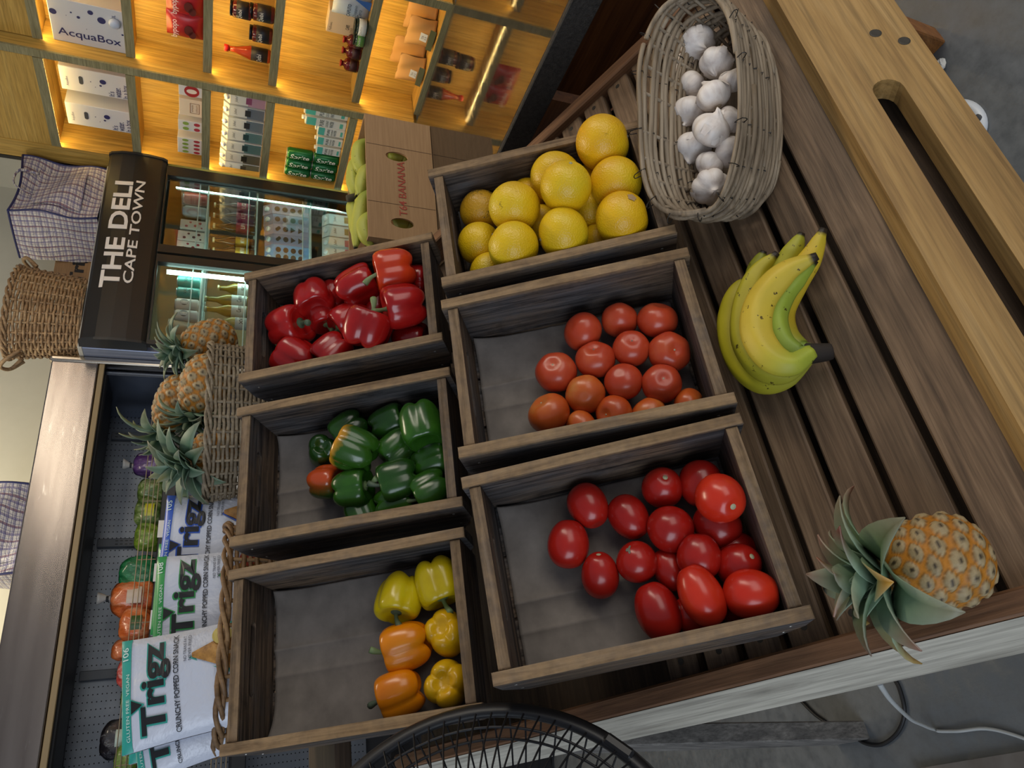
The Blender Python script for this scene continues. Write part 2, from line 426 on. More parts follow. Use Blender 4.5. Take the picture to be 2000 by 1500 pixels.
def make_crate(key, corners, sc, label, paper=True):
    P0 = EYE + (CP - EYE) * sc
    fr, nr, nl, fl_ = [on(x, y, P0, CN) for x, y in corners]
    c = (fr + nr + nl + fl_) / 4
    u = ((fr + nr) - (fl_ + nl)).normalized(); v = CN.cross(u)
    k = Crate(); k.W = ((fr - fl_).length + (nr - nl).length) / 2; k.L = ((fr - nr).length + (fl_ - nl).length) / 2
    k.M = frame(u, v, CN, c); k.key = key
    t = thing('wooden_crate', label, 'crate', k.M, 'weathered wooden produce crates')
    k.t = t; W, L = k.W, k.L; th = .0135; ov = .006
    for s in (1, -1):
        ch = .022
        poly = [(-L / 2 - ov, 0), (-L / 2 - ov, -.055), (-L / 2 - ov + ch, -.106), (L / 2 + ov - ch, -.106), (L / 2 + ov, -.055), (L / 2 + ov, 0)]
        poly = [(y, z + .0012 * rnd.uniform(-1, 1)) for y, z in poly]
        a, b = sorted((s * W / 2, s * (W / 2 - th)))
        g = G().prism(poly[::-1], a, b, lambda y, z, x: (x, y, z)); o = obj('side_board', g, M_cl, t)
        bv = o.modifiers.new('worn_edge', 'BEVEL'); bv.width = .0022; bv.segments = 2; bv.limit_method = 'ANGLE'
        for e, zz in ((1, -.03), (1, -.075), (-1, -.03), (-1, -.075)):
                ng = G().lathe([(.0022, 0), (.0018, .0006)], 8, Mat.Translation((s * W / 2, e * (L / 2 - .014), zz)) @ Mat.Rotation(s * PI / 2, 4, 'Y'))
                obj('nail', ng, M_nail, o)
    iw = W / 2 - th - .0004
    for e in (1, -1):
        y1 = e * (L / 2 - .002); y0 = y1 - e * th
        outl = [(-iw, -.102), (iw, -.102), (iw, -.003), (-iw, -.003)]
        if e > 0: o = obj('end_board', G().prism(outl, 0, th, lambda x, z, q: (x, y1 - q, z), hole=stadium(0, -.036, W * .42, .015, vert=False), pocket=th - .007), M_ce, t)
        else: o = obj('end_board', G().prism(outl, 0, th, lambda x, z, q: (x, y0 - q, z)), M_ce, t)
        bv = o.modifiers.new('worn_edge', 'BEVEL'); bv.width = .002; bv.segments = 2; bv.limit_method = 'ANGLE'; bv.angle_limit = 1.2
    n = 3
    for i in range(n):
        w = (W - .004) / n
        obj('floor_board', G().box(((i - 1) * w, 0, -.1015), (w - .003, L - .012, .008), .001), M_cl, t)
    if paper:
        r = random.Random(key)
        iw2, il = W / 2 - th - .004, L / 2 - th - .006
        ph = r.uniform(0, 6); fold = r.uniform(-.03, .03); cn = r.choice((0, 1))
        def pf(a, b):
            x = lerp(-iw2, iw2, a); y = lerp(-il, il, b)
            z = -.0955 + .0012 * math.sin(9 * a + ph) * math.sin(7 * b + 2 * ph)
            z += .006 * math.exp(-abs(x - fold) / .007) * (.4 + .6 * b) + .002 * math.exp(-abs(y - .03) / .004)
            z += .0035 * math.exp(-abs(x - fold + .035) / .005) * b
            z += .02 * max(0, 1 - math.hypot(a - 0, b - cn) / .22) ** 2 + .012 * max(0, 1 - math.hypot(a - 1, b - 1) / .2) ** 2
            return (x, y, z)
        g = G().sheet(pf, 90, 70)
        o = obj('paper_liner', g, M_paper, None, k.M, smooth=True)
        tag(o, PAPER[key], 'paper', 'brown paper sheets lining the crates')
        sd = o.modifiers.new('paper_thickness', 'SOLIDIFY'); sd.thickness = .0006
    return k
PAPER = {'yellow': 'brown paper sheet under the yellow and orange peppers', 'green': 'brown paper sheet under the green peppers',
         'tom': 'torn brown paper sheet under the round tomatoes', 'plum': 'folded brown paper sheet under the plum tomatoes',
         'orange': 'brown paper sheet under the oranges', 'red': 'brown paper sheet mostly hidden under the red peppers'}
CR = {}
for key, cs, sc, lb in (
    ('plum', [(910, 920), (1436, 818), (1590, 1222), (968, 1326)], 1.0, 'weathered wooden crate of long plum tomatoes'),
    ('tom', [(870, 590), (1332, 480), (1431, 785), (904, 894)], 1.0, 'weathered wooden crate of round tomatoes'),
    ('orange', [(844, 337), (1240, 228), (1314, 452), (870, 559)], 1.0, 'weathered wooden crate heaped with oranges'),
    ('yellow', [(449, 1121), (900, 1022), (930, 1390), (440, 1484)], 1.16, 'weathered wooden crate of yellow and orange peppers behind the fan'),
    ('green', [(471, 800), (868, 714), (897, 985), (452, 1070)], 1.16, 'weathered wooden crate of green peppers'),
    ('red', [(484, 527), (836, 461), (859, 672), (471, 737)], 1.16, 'weathered wooden crate of red peppers')):
    CR[key] = make_crate(key, cs, sc, 'dark ' + lb if key == 'yellow' else lb)
# bearers under the crates, part of the stand
for dz, kk, ends in ((-.122, ('plum', 'orange'), ((1, .13),)), (-.122, ('yellow', 'red'), ((-1, .13), (1, .12)))):
    for e, off in ends:
        a, b = CR[kk[0]], CR[kk[1]]
        pa = a.M @ Vec((-.10, e * off, dz - .004)); pb = b.M @ Vec((.10, e * off, dz - .004))
        obj('bearer', wl(beam(pa, pb, .028, .024, xa=CN), TRAY), M_dark, st)
        for p in (pa + Vec((.42, 0, 0)), pb - Vec((.12, 0, 0))):
            q = Vec((p.x, p.y + .01, max(.3, TO.z + (p.y - TO.y) * math.tan(math.radians(22.4)) - .03)))
            obj('upright', wl(beam(p + Vec((0, .012, -.014)), q, .03, .03), TRAY), M_dark, st)
# ------------------------------------------------------------------ produce
def skin(name, stops, sc=6, rough=.30, spec=.45, spots=None, bump=0, coat=.12):
    q = N(name); f = q.noise(q.coord((1, 1, 1)), sc * 3, 4, .6)
    c = q.ramp(f, stops)
    if spots: c = q.mix(q.ramp(q.noise(q.coord((1, 1, 1)), spots[1], 5, .75), [(spots[2], 0.0), (spots[2] + .06, .8)]), c, spots[0])
    q.col(c).set(Roughness=rough); q.b.inputs['Specular IOR Level'].default_value = spec
    q.b.inputs['Coat Weight'].default_value = coat; q.b.inputs['Coat Roughness'].default_value = .18
    q.b.inputs['Subsurface Weight'].default_value = 0
    if bump:
        vo = q.n('TexVoronoi'); vo.inputs['Scale'].default_value = 420; q.l(q.coord((1, 1, 1)), vo.inputs['Vector'])
        q.bump(q.mix(.5, vo.outputs['Distance'], q.noise(q.coord((1, 1, 1)), 60, 4)), bump, .003)
    return q.mat
def patchy(name, base, top, t0, t1, axis=2, sc=14):
    """skin that ripens from one side: a real colour change of the fruit, placed in its own space"""
    q = N(name); tc = q.n('TexCoord'); sp = q.n('SeparateXYZ'); q.l(tc.outputs['Object'], sp.inputs[0])
    nz = q.noise(q.coord((1, 1, 1)), sc * 2, 4, .6)
    ad = q.n('Math', operation='MULTIPLY_ADD'); ad.inputs[1].default_value = .03; q.l(nz, ad.inputs[0]); q.l(sp.outputs[axis], ad.inputs[2])
    mr = q.n('MapRange'); mr.inputs[1].default_value = t0; mr.inputs[2].default_value = t1; q.l(ad.outputs[0], mr.inputs[0])
    q.col(q.mix(mr.outputs[0], base, top)).set(Roughness=.22); q.b.inputs['Coat Weight'].default_value = .25
    return q.mat
M_tom = skin('tomato_skin', [(.3, '#ab341c'), (.55, '#b84526'), (.75, '#c05a34')])
M_tomo = skin('orange_tomato_skin', [(.3, '#b8481c'), (.55, '#c45e26'), (.75, '#c98440')])
M_plum = skin('plum_tomato_skin', [(.3, '#8f1510'), (.6, '#a61e14'), (.8, '#b32c1a')], rough=.26, coat=.15)
M_plumb = skin('bright_plum_tomato_skin', [(.3, '#b52312'), (.6, '#c22f18'), (.8, '#cc431f')], rough=.26, coat=.15)
M_org = skin('orange_peel', [(.3, '#d0a008'), (.55, '#dcb414'), (.75, '#d6c026')], 3, .38, .45, ('#6b5a14', 55, .66), .35, .1)
M_orgo = skin('deep_orange_peel', [(.3, '#d69a0a'), (.5, '#deae12'), (.75, '#d2b81e')], 3, .38, .45, ('#6b5a14', 55, .66), .35, .1)
M_orgs = skin('scarred_orange_peel', [(.3, '#a97a10'), (.55, '#bd9018'), (.75, '#b09a22')], 3, .42, .4, ('#4d4214', 38, .54), .35, .1)
M_red = skin('red_pepper_skin', [(.3, '#8a0f10'), (.6, '#a31714'), (.8, '#b3201a')], rough=.22, coat=.25)
M_redo = skin('orange_red_pepper_skin', [(.3, '#b52b10'), (.6, '#c43c12'), (.8, '#d0581a')], rough=.22, coat=.25)
M_grn = skin('green_pepper_skin', [(.3, '#1d420f'), (.6, '#2f5c16'), (.8, '#42741f')], rough=.24, coat=.2)
M_grnd = skin('dark_green_pepper_skin', [(.3, '#16330f'), (.6, '#234914'), (.8, '#2e5a1a')], rough=.24, coat=.2)
M_yel = skin('yellow_pepper_skin', [(.3, '#b59c08'), (.6, '#c9b20f'), (.8, '#c7bd20')], rough=.24, coat=.2)
M_amb = skin('amber_pepper_skin', [(.3, '#d39c08'), (.6, '#e0b012'), (.8, '#e2bc22')], rough=.24, coat=.2)
M_opep = skin('orange_pepper_skin', [(.3, '#cf6f04'), (.6, '#df8308'), (.8, '#e39316')], rough=.24, coat=.2)
M_gpo = patchy('green_pepper_skin_with_orange_patch', '#2a5214', '#c88a1e', .030, .044)
M_gpr = patchy('green_pepper_skin_turned_red', '#2b4a18', '#b8481c', -.006, .016, 0)
M_stem = plain('green_stem', '#5d7a2c', .55, var=.25)
M_stemd = plain('dark_green_stem', '#2f4a1c', .55, var=.2)
M_scar = plain('pale_stem_scar', '#a8a478', .7, var=.3)
M_scard = plain('dark_stem_scar', '#5a5434', .7, var=.3)

def loc_axis(ax):
    """photo direction (right, down, towards viewer) -> crate frame"""
    return Vec((-ax[1], -ax[0], ax[2])).normalized()
def seat(k, x, y, rpx, lift=0.0):
    o = k.M.translation
    d = depth(on(x, y, o - CN * .05, CN)); r = rpx * d / FPX
    p = on(x, y, o + CN * (-DEP + r * (1 + lift)), CN); r = rpx * depth(p) / FPX
    q = k.M.inverted() @ p                     # keep it inside the boards
    if lift < .5:
        mu, mv = k.W / 2 - .0145 - r * .97, k.L / 2 - .0165 - r * .97
        q.x = max(-mu, min(mu, q.x)); q.y = max(-mv, min(mv, q.y))
    return k.M @ q, r
def settle(k, rows, li=4):
    """let neighbouring fruit push each other apart a little, inside the boards"""
    q = []
    im = k.M.inverted()
    for w in rows:
        x, y, rp = w[:3]; lift = w[li]
        p, r = seat(k, x, y, rp, lift); q.append([im @ p, r, im @ p, x, y, lift])
    for it in range(60):
        for i in range(len(q)):
            for j in range(i):
                a, b = q[i], q[j]; d = a[0] - b[0]; m = (a[1] + b[1]) * .90
                if 1e-6 < d.length < m:
                    o = d.normalized() * ((m - d.length) * .25); o.x *= .6; o.y *= .6
                    a[0] = a[0] + o; b[0] = b[0] - o
        for a in q:
            c, r, h = a[:3]
            for ax, lim in ((0, k.W / 2 - .0145), (1, k.L / 2 - .0165)):
                e = .07 * r; v = max(h[ax] - e, min(h[ax] + e, c[ax]))
                if c.z < -r * .2 or a[5] < .5: v = max(-lim + r * .97, min(lim - r * .97, v))
                c[ax] = v
            c.z = max(-DEP + r * .98, min(h.z + .4 * r, c.z))
    return {(a[3], a[4]): (k.M @ a[0], a[1]) for a in q}
def fruit(name, label, cat, group, k, p, axis, spin):
    A = k.M.to_3x3() @ loc_axis(axis)
    return thing(name, label, cat, look(A, p, spin), group)
def tomato_g(r, seed, el=1.0):
    q = random.Random(seed); ph = q.uniform(0, 6); n = q.choice((5, 6)); am = q.uniform(.006, .022)
    def fn(t, a):
        s = math.sin(t); w = max(0, math.cos(t)) ** 2
        R = s ** .94 * (1 + am * (1 + 1.6 * w) * math.cos(n * a + ph) + .012 * math.cos(2 * a + 2 * ph))
        z = .86 * el * math.cos(t) - .17 * math.exp(-(s / .30) ** 2) * (t < PI / 2) + .05 * math.exp(-(s / .2) ** 2) * (t > PI / 2)
        return (R * math.cos(a) * r, R * math.sin(a) * r, z * r)
    return G().blob(fn, 22, 30)
def scar_g(r, z, s=.13):
    g = G().lathe([(s * r, z), (s * .9 * r, z + .02 * r), (s * .45 * r, z + .015 * r), (s * .3 * r, z + .05 * r), (s * .1 * r, z + .05 * r)], 10)
    return g
TG = 'round tomatoes in the middle crate of the right column'
ROWS = (
    (1139, 650, 39, 0, (.5, .1, -.6), 0, 0, 'round tomato highest up the slope at the top left of the heap'),
    (1210, 626, 36, 0, (.2, -.9, -.3), 0, 0, 'round tomato in the top row of the heap, middle one of three'),
    (1284, 626, 40, .05, (.3, -.5, .6), 0, 0, 'darker round tomato in the top right corner of the crate'),
    (1233, 681, 37, .25, (.1, -.1, 1), 0, 2, 'round tomato with a dark dot, below the top row'),
    (1305, 692, 41, .15, (.25, .35, .9), 0, 1, 'round tomato with pale stem scar nearest the right wall of the crate'),
    (1162, 701, 39, .1, (.0, -.35, 1), 0, 2, 'red round tomato with a small dark pit on its face'),
    (1086, 727, 41, 0, (-.1, -.1, 1), 0, 1, 'round tomato with stem scar at the far left of the heap'),
    (1216, 749, 38, .25, (.2, .2, -.8), 0, 0, 'plain round tomato in the very middle of the heap'),
    (1290, 757, 39, .05, (.1, .1, 1), 0, 1, 'round tomato with a stem scar ringed by a dimple facing out'),
    (1144, 773, 39, .15, (.1, -.4, -.7), 1, 0, 'plain orange red tomato between the two left tomatoes with stem scars'),
    (1076, 810, 42, 0, (-.35, -.5, .75), 1, 1, 'deeply ribbed tomato at the bottom left of the heap'),
    (1200, 805, 37, .12, (-.6, .25, .7), 1, 1, 'half orange half green ripening tomato with stem scar at its left'),
    (1132, 832, 33, 0, (-.8, .3, .3), 1, 0, 'orange tomato cut off by the lower crate wall, leftmost of three'),
    (1271, 812, 35, 0, (.3, .7, -.2), 1, 0, 'orange tomato cut off by the lower crate wall, middle of three'),
    (1347, 792, 34, 0, (.7, .2, .2), 1, 0, 'orange tomato tucked in the bottom right corner of the crate'))
POS = settle(CR['tom'], ROWS, 3)
for x, y, rp, lift, ax, m, sc, lb in ROWS:
    k = CR['tom']; p, r = POS[x, y]
    t = fruit('round_tomato', lb, 'tomato', TG, k, p, ax, rnd.uniform(0, 6))
    obj('body', tomato_g(r, x), (M_tom, M_tomo)[m], t, smooth=True)
    if sc == 1: obj('stem_scar', scar_g(r, .66 * r, .125), M_scar, t, smooth=True)
    if sc == 2: obj('blossom_scar', scar_g(r, .68 * r, .05), M_scard, t)
def plum_g(r, seed, el):
    q = random.Random(seed); ph = q.uniform(0, 6)
    def fn(t, a):
        s = math.sin(t); R = s ** .9 * (1 - .07 * math.cos(t)) * (1 + .012 * math.cos(3 * a + ph))
        z = el * math.cos(t) - .10 * math.exp(-(s / .25) ** 2) * (t < PI / 2)
        return (R * math.cos(a) * r, R * math.sin(a) * r, z * r)
    return G().blob(fn, 22, 26)
PG = 'plum tomatoes in the lowest crate of the right column'
ROWS = (
    (1149, 988, 39, 1.18, 0, (.25, .9, .1), 0, 0, 'plum tomato highest up the crate, top left of the heap'),
    (1110, 1062, 41, 1.16, 0, (.25, -.9, .1), 0, 0, 'plum tomato furthest left in the crate'),
    (1172, 1123, 37, 1.25, 0, (.15, -.75, .6), 0, 1, 'plum tomato with stem scar, lowest of the left group'),
    (1228, 1010, 38, 1.22, 0, (.3, .9, .1), 0, 0, 'smooth plum tomato between the left group and the big heap'),
    (1294, 952, 40, 1.0, .1, (.2, -.2, 1), 0, 1, 'dark plum tomato seen end on with a star of stem scar, at top'),
    (1368, 945, 42, 1.1, 0, (-.3, .9, 0), 0, 0, 'dark plum tomato half hidden behind the bright one at top right'),
    (1410, 982, 47, 1.08, 1.1, (.25, .65, .75), 1, 1, 'bright red plum tomato on top of the heap at the right wall'),
    (1310, 1034, 45, 1.03, .35, (-.2, -.5, -.5), 0, 0, 'round looking plum tomato in the middle of the heap'),
    (1406, 1030, 46, 1.05, 0, (.3, .8, .1), 0, 0, 'plum tomato directly beneath the bright one at the right wall'),
    (1248, 1100, 40, 1.12, .1, (.2, -.3, -.8), 0, 2, 'plum tomato with a brown scuff mark on its face'),
    (1306, 1112, 33, 1.3, -.1, (.2, .9, 0), 0, 0, 'plum tomato almost buried in the middle of the heap'),
    (1368, 1086, 43, 1.05, .75, (.2, -.8, .3), 0, 0, 'smooth plum tomato riding on the heap, centre right'),
    (1436, 1070, 34, 1.2, -.1, (.9, .1, 0), 0, 0, 'plum tomato peeping out by the right wall above a scarred one'),
    (1446, 1110, 42, 1.08, .3, (.5, -.1, .8), 0, 1, 'plum tomato with grey stem scar near the right wall'),
    (1285, 1193, 44, 1.3, .2, (-.15, -.95, .1), 0, 0, 'long upright plum tomato at the bottom left of the heap'),
    (1366, 1169, 42, 1.45, 1.0, (-.2, -.95, .1), 1, 0, 'longest plum tomato lying on top at the bottom of the heap'),
    (1464, 1169, 47, 1.14, .8, (.95, .2, .15), 1, 0, 'plump plum tomato lying sideways at the bottom right'),
    (1370, 1225, 38, 1.25, -.1, (.9, .3, 0), 0, 0, 'dark plum tomato underneath the longest one'),
    (1460, 1222, 38, 1.2, -.1, (.9, .1, 0), 0, 0, 'shaded plum tomato underneath the sideways one in the bottom corner'))
POS = settle(CR['plum'], ROWS)
for x, y, rp, el, lift, ax, m, sc, lb in ROWS:
    k = CR['plum']; p, r = POS[x, y]
    t = fruit('plum_tomato', lb, 'tomato', PG, k, p, ax, rnd.uniform(0, 6))
    obj('body', plum_g(r, x, el), (M_plum, M_plumb)[m], t, smooth=True)
    if sc == 1: obj('stem_scar', scar_g(r, (el - .10) * r, .135), M_scar, t, smooth=True)
    if sc == 2:
        d = (t.matrix_world.to_3x3().inverted() @ (k.M.to_3x3() @ loc_axis((-.25, -.4, .85)))).normalized()
        s1 = d.orthogonal().normalized(); s2 = d.cross(s1)
        def sf(a, b):
            rr = a * .2 * (1 + .45 * math.sin(6 * PI * b))
            v = (d + s1 * (rr * math.cos(2 * PI * b)) + s2 * (.5 * rr * math.sin(2 * PI * b))).normalized()
            R = math.hypot(v.x, v.y) ** -.1 * (1 - .07 * v.z)
            return (v.x * r * R * 1.016, v.y * r * R * 1.016, v.z * r * el * 1.016)
        obj('scuff_mark', G().sheet(sf, 4, 16), M_scard, t, smooth=True)
def orange_g(r, seed, el):
    q = random.Random(seed); ph = q.uniform(0, 6)
    def fn(t, a):
        s = math.sin(t); R = s * (1 + .010 * math.cos(2 * a + ph) + .006 * math.cos(5 * a))
        z = el * math.cos(t) - .05 * math.exp(-(s / .22) ** 2) * (t < PI / 2)
        return (R * math.cos(a) * r, R * math.sin(a) * r, z * r)
    return G().blob(fn, 24, 32)
OG = 'oranges in the top crate of the right column'
ROWS = (
    (939, 412, 41, 1, 0, (-.3, -.6, -.3), 2, 0, 'scarred dull orange at the far left by the upper crate wall'),
    (1032, 376, 38, 1, 0, (0, -.8, -.3), 1, 0, 'orange half hidden by the upper crate wall, behind the front layer'),
    (940, 480, 42, 1, 0, (-.9, .2, .1), 0, 0, 'orange at the left edge between the scarred one and a lower one'),
    (955, 532, 40, 1, -.05, (-.3, .9, 0), 0, 0, 'orange at the bottom left, cut off by the lower crate wall'),
    (1061, 442, 40, 1, -.1, (.2, .9, 0), 0, 0, 'shadowed orange deep between the four left front oranges'),
    (1152, 417, 42, 1, -.1, (.2, .9, 0), 0, 0, 'shadowed orange deep between three front oranges at right centre'),
    (1168, 478, 38, 1, -.1, (.2, .9, 0), 0, 0, 'shadowed orange peeping out at the lower crate wall'),
    (1145, 330, 36, 1, -.1, (.2, -.9, 0), 1, 0, 'shadowed orange deep below the two topmost oranges'),
    (1075, 302, 49, 1.04, 1.0, (-.6, -.7, .1), 0, 0, 'pale yellow orange on top of the heap, left of the topmost two'),
    (1178, 284, 55, .94, 1.0, (.95, .1, .15), 1, 3, 'largest deep orange fruit, topmost of the heap by the crate corner'),
    (1006, 408, 50, 1, 1.0, (.4, -.5, .3), 0, 0, 'orange with a bright waxy face in the middle of the left half'),
    (1103, 377, 50, 1, 1.25, (.35, -.35, .85), 0, 1, 'orange showing a grey stem button, centre of the heap'),
    (1201, 360, 51, 1, 1.0, (.9, -.2, .1), 1, 0, 'orange at the right wall, middle one of three'),
    (1003, 481, 50, .98, .95, (-.75, -.55, .45), 0, 3, 'bumpy orange with a brown end, bottom left of the front layer'),
    (1105, 461, 53, .92, 1.0, (-.95, .1, .1), 0, 3, 'oval orange in the bottom middle of the front layer'),
    (1217, 430, 54, .95, .95, (.95, .05, .1), 1, 2, 'orange with a tan scab patch in the bottom right of the front layer'))
POS = settle(CR['orange'], ROWS)
for x, y, rp, el, lift, ax, m, sc, lb in ROWS:
    k = CR['orange']; p, r = POS[x, y]
    t = fruit('orange', lb, 'orange', OG, k, p, ax, rnd.uniform(0, 6))
    obj('peel', orange_g(r, x, el), (M_org, M_orgo, M_orgs)[m], t, smooth=True)
    if sc in (1, 3): obj('stem_button', scar_g(r, (el - .05) * r, .075), M_scar if sc == 1 else M_scard, t, smooth=True)
    if sc == 2:
        q = Vec((-.15, -.35, .1)); F = k.M.to_3x3()
        d = (t.matrix_world.to_3x3().inverted() @ (F @ loc_axis((.42, -.12, .85)))).normalized()
        g = G()
        def sc_fn(a, b, d=d, r=r, el=el):
            s1 = d.orthogonal().normalized(); s2 = d.cross(s1)
            rr = a * .17 * (1 + .3 * math.sin(5 * b * 2 * PI) * .5)
            v = (d + s1 * (rr * math.cos(2 * PI * b)) + s2 * (rr * math.sin(2 * PI * b))).normalized() * r * 1.012
            return (v.x, v.y, v.z * el)
        obj('scab_patch', g.sheet(sc_fn, 4, 16), plain('tan_scab', '#a57a2c', .8, var=.3), t, smooth=True)
def pepper_g(r, seed, n, h, tap=.1, deep=.16):
    q = random.Random(seed); ph = q.uniform(0, 6); am = [q.uniform(.8, 1.15) for _ in range(n)]; bh = [q.uniform(-.04, .05) for _ in range(n)]
    def fn(t, a):
        s, c = math.sin(t), math.cos(t)
        u = (n * (a + ph) / (2 * PI)) % n; i = int(u); w = u - i
        crest = abs(math.sin(PI * w)) ** .62
        A = am[i] * crest + (1 - crest) * .5 * (am[i] + am[(i + (1 if w > .5 else -1)) % n])
        R = s ** .62 * (1 - deep * (1 - crest) * (.55 + .45 * s)) * (.93 + .07 * A) * (1 + tap * c + .05 * math.cos(a * 2 + ph) * s)
        z = h * (abs(c) ** .72) * (1 if c > 0 else -1)
        if c > 0: z -= h * .34 * math.exp(-(s / .45) ** 2) - .05 * crest * s
        else:
            z += h * (.42 * math.exp(-(s / .30) ** 2) + (1 - crest) * .24 * math.exp(-((s - .52) / .30) ** 2) - crest * bh[i] * s * -c)
            R *= 1 - .10 * (1 - crest) * -c
        return (R * math.cos(a) * r, R * math.sin(a) * r, z * r)
    return G().blob(fn, 30, 48)
def stem_g(r, h, seed, L=.75):
    q = random.Random(seed); b = q.uniform(0, 6); z0 = h * .62 * r
    pts = [Vec((math.cos(b) * .34 * r * (i / 6) ** 2, math.sin(b) * .34 * r * (i / 6) ** 2, z0 + L * r * i / 6)) for i in range(7)]
    g = G().tube(pts, lambda t: r * (.125 - .05 * math.sin(PI * min(1, t * 1.25)) + .02 * t), 8)
    return g.lathe([(.02 * r, z0 + .14 * r), (.16 * r, z0 + .10 * r), (.30 * r, z0 + .03 * r), (.36 * r, z0 + .05 * r), (.30 * r, z0 - .02 * r)], 10)
def pepper(k, x, y, rp, n, h, lift, ax, m, stem, lb, grp):
    p, r = POS[x, y]
    t = fruit('bell_pepper', lb, 'bell pepper', grp, k, p, ax, (x * 7 + y) % 6)
    obj('body', pepper_g(r, x + y, n, h), m, t, smooth=True)
    if stem: obj('stem', stem_g(r, h, x), M_stem if stem == 1 else M_stemd, t, smooth=True)
ROWS = (
    (783, 1163, 46, 4, 1.05, 0, (-.15, .93, .35), M_yel, 2, 'yellow bell pepper with its dark green stem pointing down, upper left'),
    (856, 1141, 48, 4, 1.05, 0, (.2, .9, .0), M_yel, 1, 'greenish yellow bell pepper in the top right corner of the crate'),
    (797, 1264, 48, 4, 1.08, 0, (-.95, .15, .1), M_opep, 1, 'orange bell pepper lying sideways in the middle of the left pair'),
    (877, 1235, 43, 4, .95, 0, (.1, .1, -1), M_amb, 0, 'amber bell pepper with its lobed end outward, above a yellow lobed one'),
    (783, 1366, 47, 3, 1.05, 0, (-.95, .2, .1), M_opep, 2, 'orange bell pepper lying sideways just above the fan'),
    (874, 1335, 46, 4, .95, 0, (0, 0, -1), M_amb, 0, 'yellow bell pepper with its lobed end outward, nearest the fan'))
POS = settle(CR['yellow'], ROWS, 5)
for x, y, rp, n, h, lift, ax, m, stem, lb in ROWS:
    pepper(CR['yellow'], x, y, rp, n, h, lift, ax, m, stem, lb, 'yellow and orange peppers in the lowest crate of the left column')
ROWS = (
    (630, 880, 31, 3, 1.0, 0, (-.3, 0, -.9), M_grnd, 0, 'small dark green bell pepper with lobed end outward, furthest left'),
    (687, 838, 38, 4, 1.05, -.1, (-.8, .5, 0), M_grnd, 1, 'dark green bell pepper behind the orange patched one, upper left'),
    (762, 823, 37, 4, 1.1, 0, (.95, -.2, .1), M_grnd, 1, 'dark green bell pepper below the upper crate wall, top middle'),
    (697, 889, 43, 4, 1.1, .55, (-.85, -.45, .35), M_gpo, 0, 'green bell pepper with an orange patch on its shoulder'),
    (778, 872, 42, 4, 1.05, .25, (-.75, .6, .1), M_grn, 1, 'shiny green bell pepper in the middle of the heap'),
    (830, 839, 43, 4, 1.2, .5, (.15, .95, .1), M_grn, 0, 'bright green long bell pepper in the top right corner'),
    (843, 908, 40, 4, 1.05, 0, (.9, -.2, 0), M_grn, 1, 'green bell pepper below the long one at the right wall'),
    (637, 941, 36, 4, .95, 0, (.8, .2, .1), M_gpr, 1, 'bell pepper turning from green to orange red, far left'),
    (698, 960, 40, 4, 1.0, .1, (.95, .05, .1), M_grn, 1, 'green bell pepper with three ridges, right of the orange red one'),
    (782, 945, 42, 4, 1.05, .2, (-.9, .2, .1), M_grnd, 2, 'dark green bell pepper in the lower middle of the heap'),
    (846, 968, 41, 4, 1.0, .2, (-.9, .4, .1), M_grn, 1, 'green bell pepper in the lower right corner by the right wall'),
    (704, 1010, 35, 4, .95, 0, (.3, .9, -.2), M_grn, 0, 'green bell pepper at the bottom left, cut by the lower crate wall'),
    (776, 993, 38, 4, 1.15, 0, (.95, -.15, 0), M_grn, 1, 'green bell pepper at the bottom middle, against the lower crate wall'))
POS = settle(CR['green'], ROWS, 5)
for x, y, rp, n, h, lift, ax, m, stem, lb in ROWS:
    pepper(CR['green'], x, y, rp, n, h, lift, ax, m, stem, lb, 'green peppers in the middle crate of the left column')
ROWS = (
    (777, 535, 44, 4, 1.0, .9, (-.95, .15, .25), M_redo, 1, 'orange red bell pepper on top of the heap in the top right corner'),
    (797, 608, 46, 4, 1.0, .75, (-.9, .2, .3), M_red, 1, 'red bell pepper at the right wall under the orange red one'),
    (719, 642, 47, 4, .92, 1.15, (.45, -.75, .3), M_red, 1, 'largest red bell pepper, on top in the middle of the heap'),
    (708, 573, 43, 4, 1.05, .2, (.9, -.3, 0), M_red, 0, 'red bell pepper beneath the upper crate wall, right of centre'),
    (684, 620, 41, 3, 1.1, .3, (-.8, .55, .3), M_red, 1, 'red bell pepper with a thin green stem at its left, centre'),
    (622, 592, 38, 4, 1.05, .2, (.2, .9, .2), M_red, 0, 'red bell pepper beneath the upper crate wall, left of centre'),
    (648, 572, 33, 4, 1.0, -.3, (.4, -.8, 0), M_red, 0, 'dark red bell pepper half hidden against the upper crate wall'),
    (637, 620, 34, 4, 1.0, -.3, (.2, .9, 0), M_red, 1, 'dark red bell pepper low down in the gap left of centre'),
    (572, 643, 44, 4, 1.0, 0, (.85, .15, .35), M_red, 2, 'red bell pepper furthest left with its stem facing the heap'),
    (575, 700, 43, 4, 1.0, 0, (-.7, -.6, .2), M_red, 1, 'red bell pepper in the bottom left corner of the crate'),
    (655, 687, 40, 4, 1.0, .1, (-.8, .7, .1), M_red, 1, 'red bell pepper at the lower wall with stem hanging over the edge'),
    (806, 668, 38, 4, 1.0, -.2, (.9, .2, 0), M_red, 0, 'dark red bell pepper in the bottom right corner, mostly hidden'),
    (812, 556, 34, 4, 1.0, -.3, (.9, .2, 0), M_red, 0, 'dark red bell pepper hidden beneath the orange red one'),
    (745, 605, 34, 4, 1.0, -.3, (.3, -.9, 0), M_red, 0, 'dark red bell pepper in the shadow above the largest one'))
POS = settle(CR['red'], ROWS, 5)
for x, y, rp, n, h, lift, ax, m, stem, lb in ROWS:
    pepper(CR['red'], x, y, rp, n, h, lift, ax, m, stem, lb, 'red peppers in the top crate of the left column')
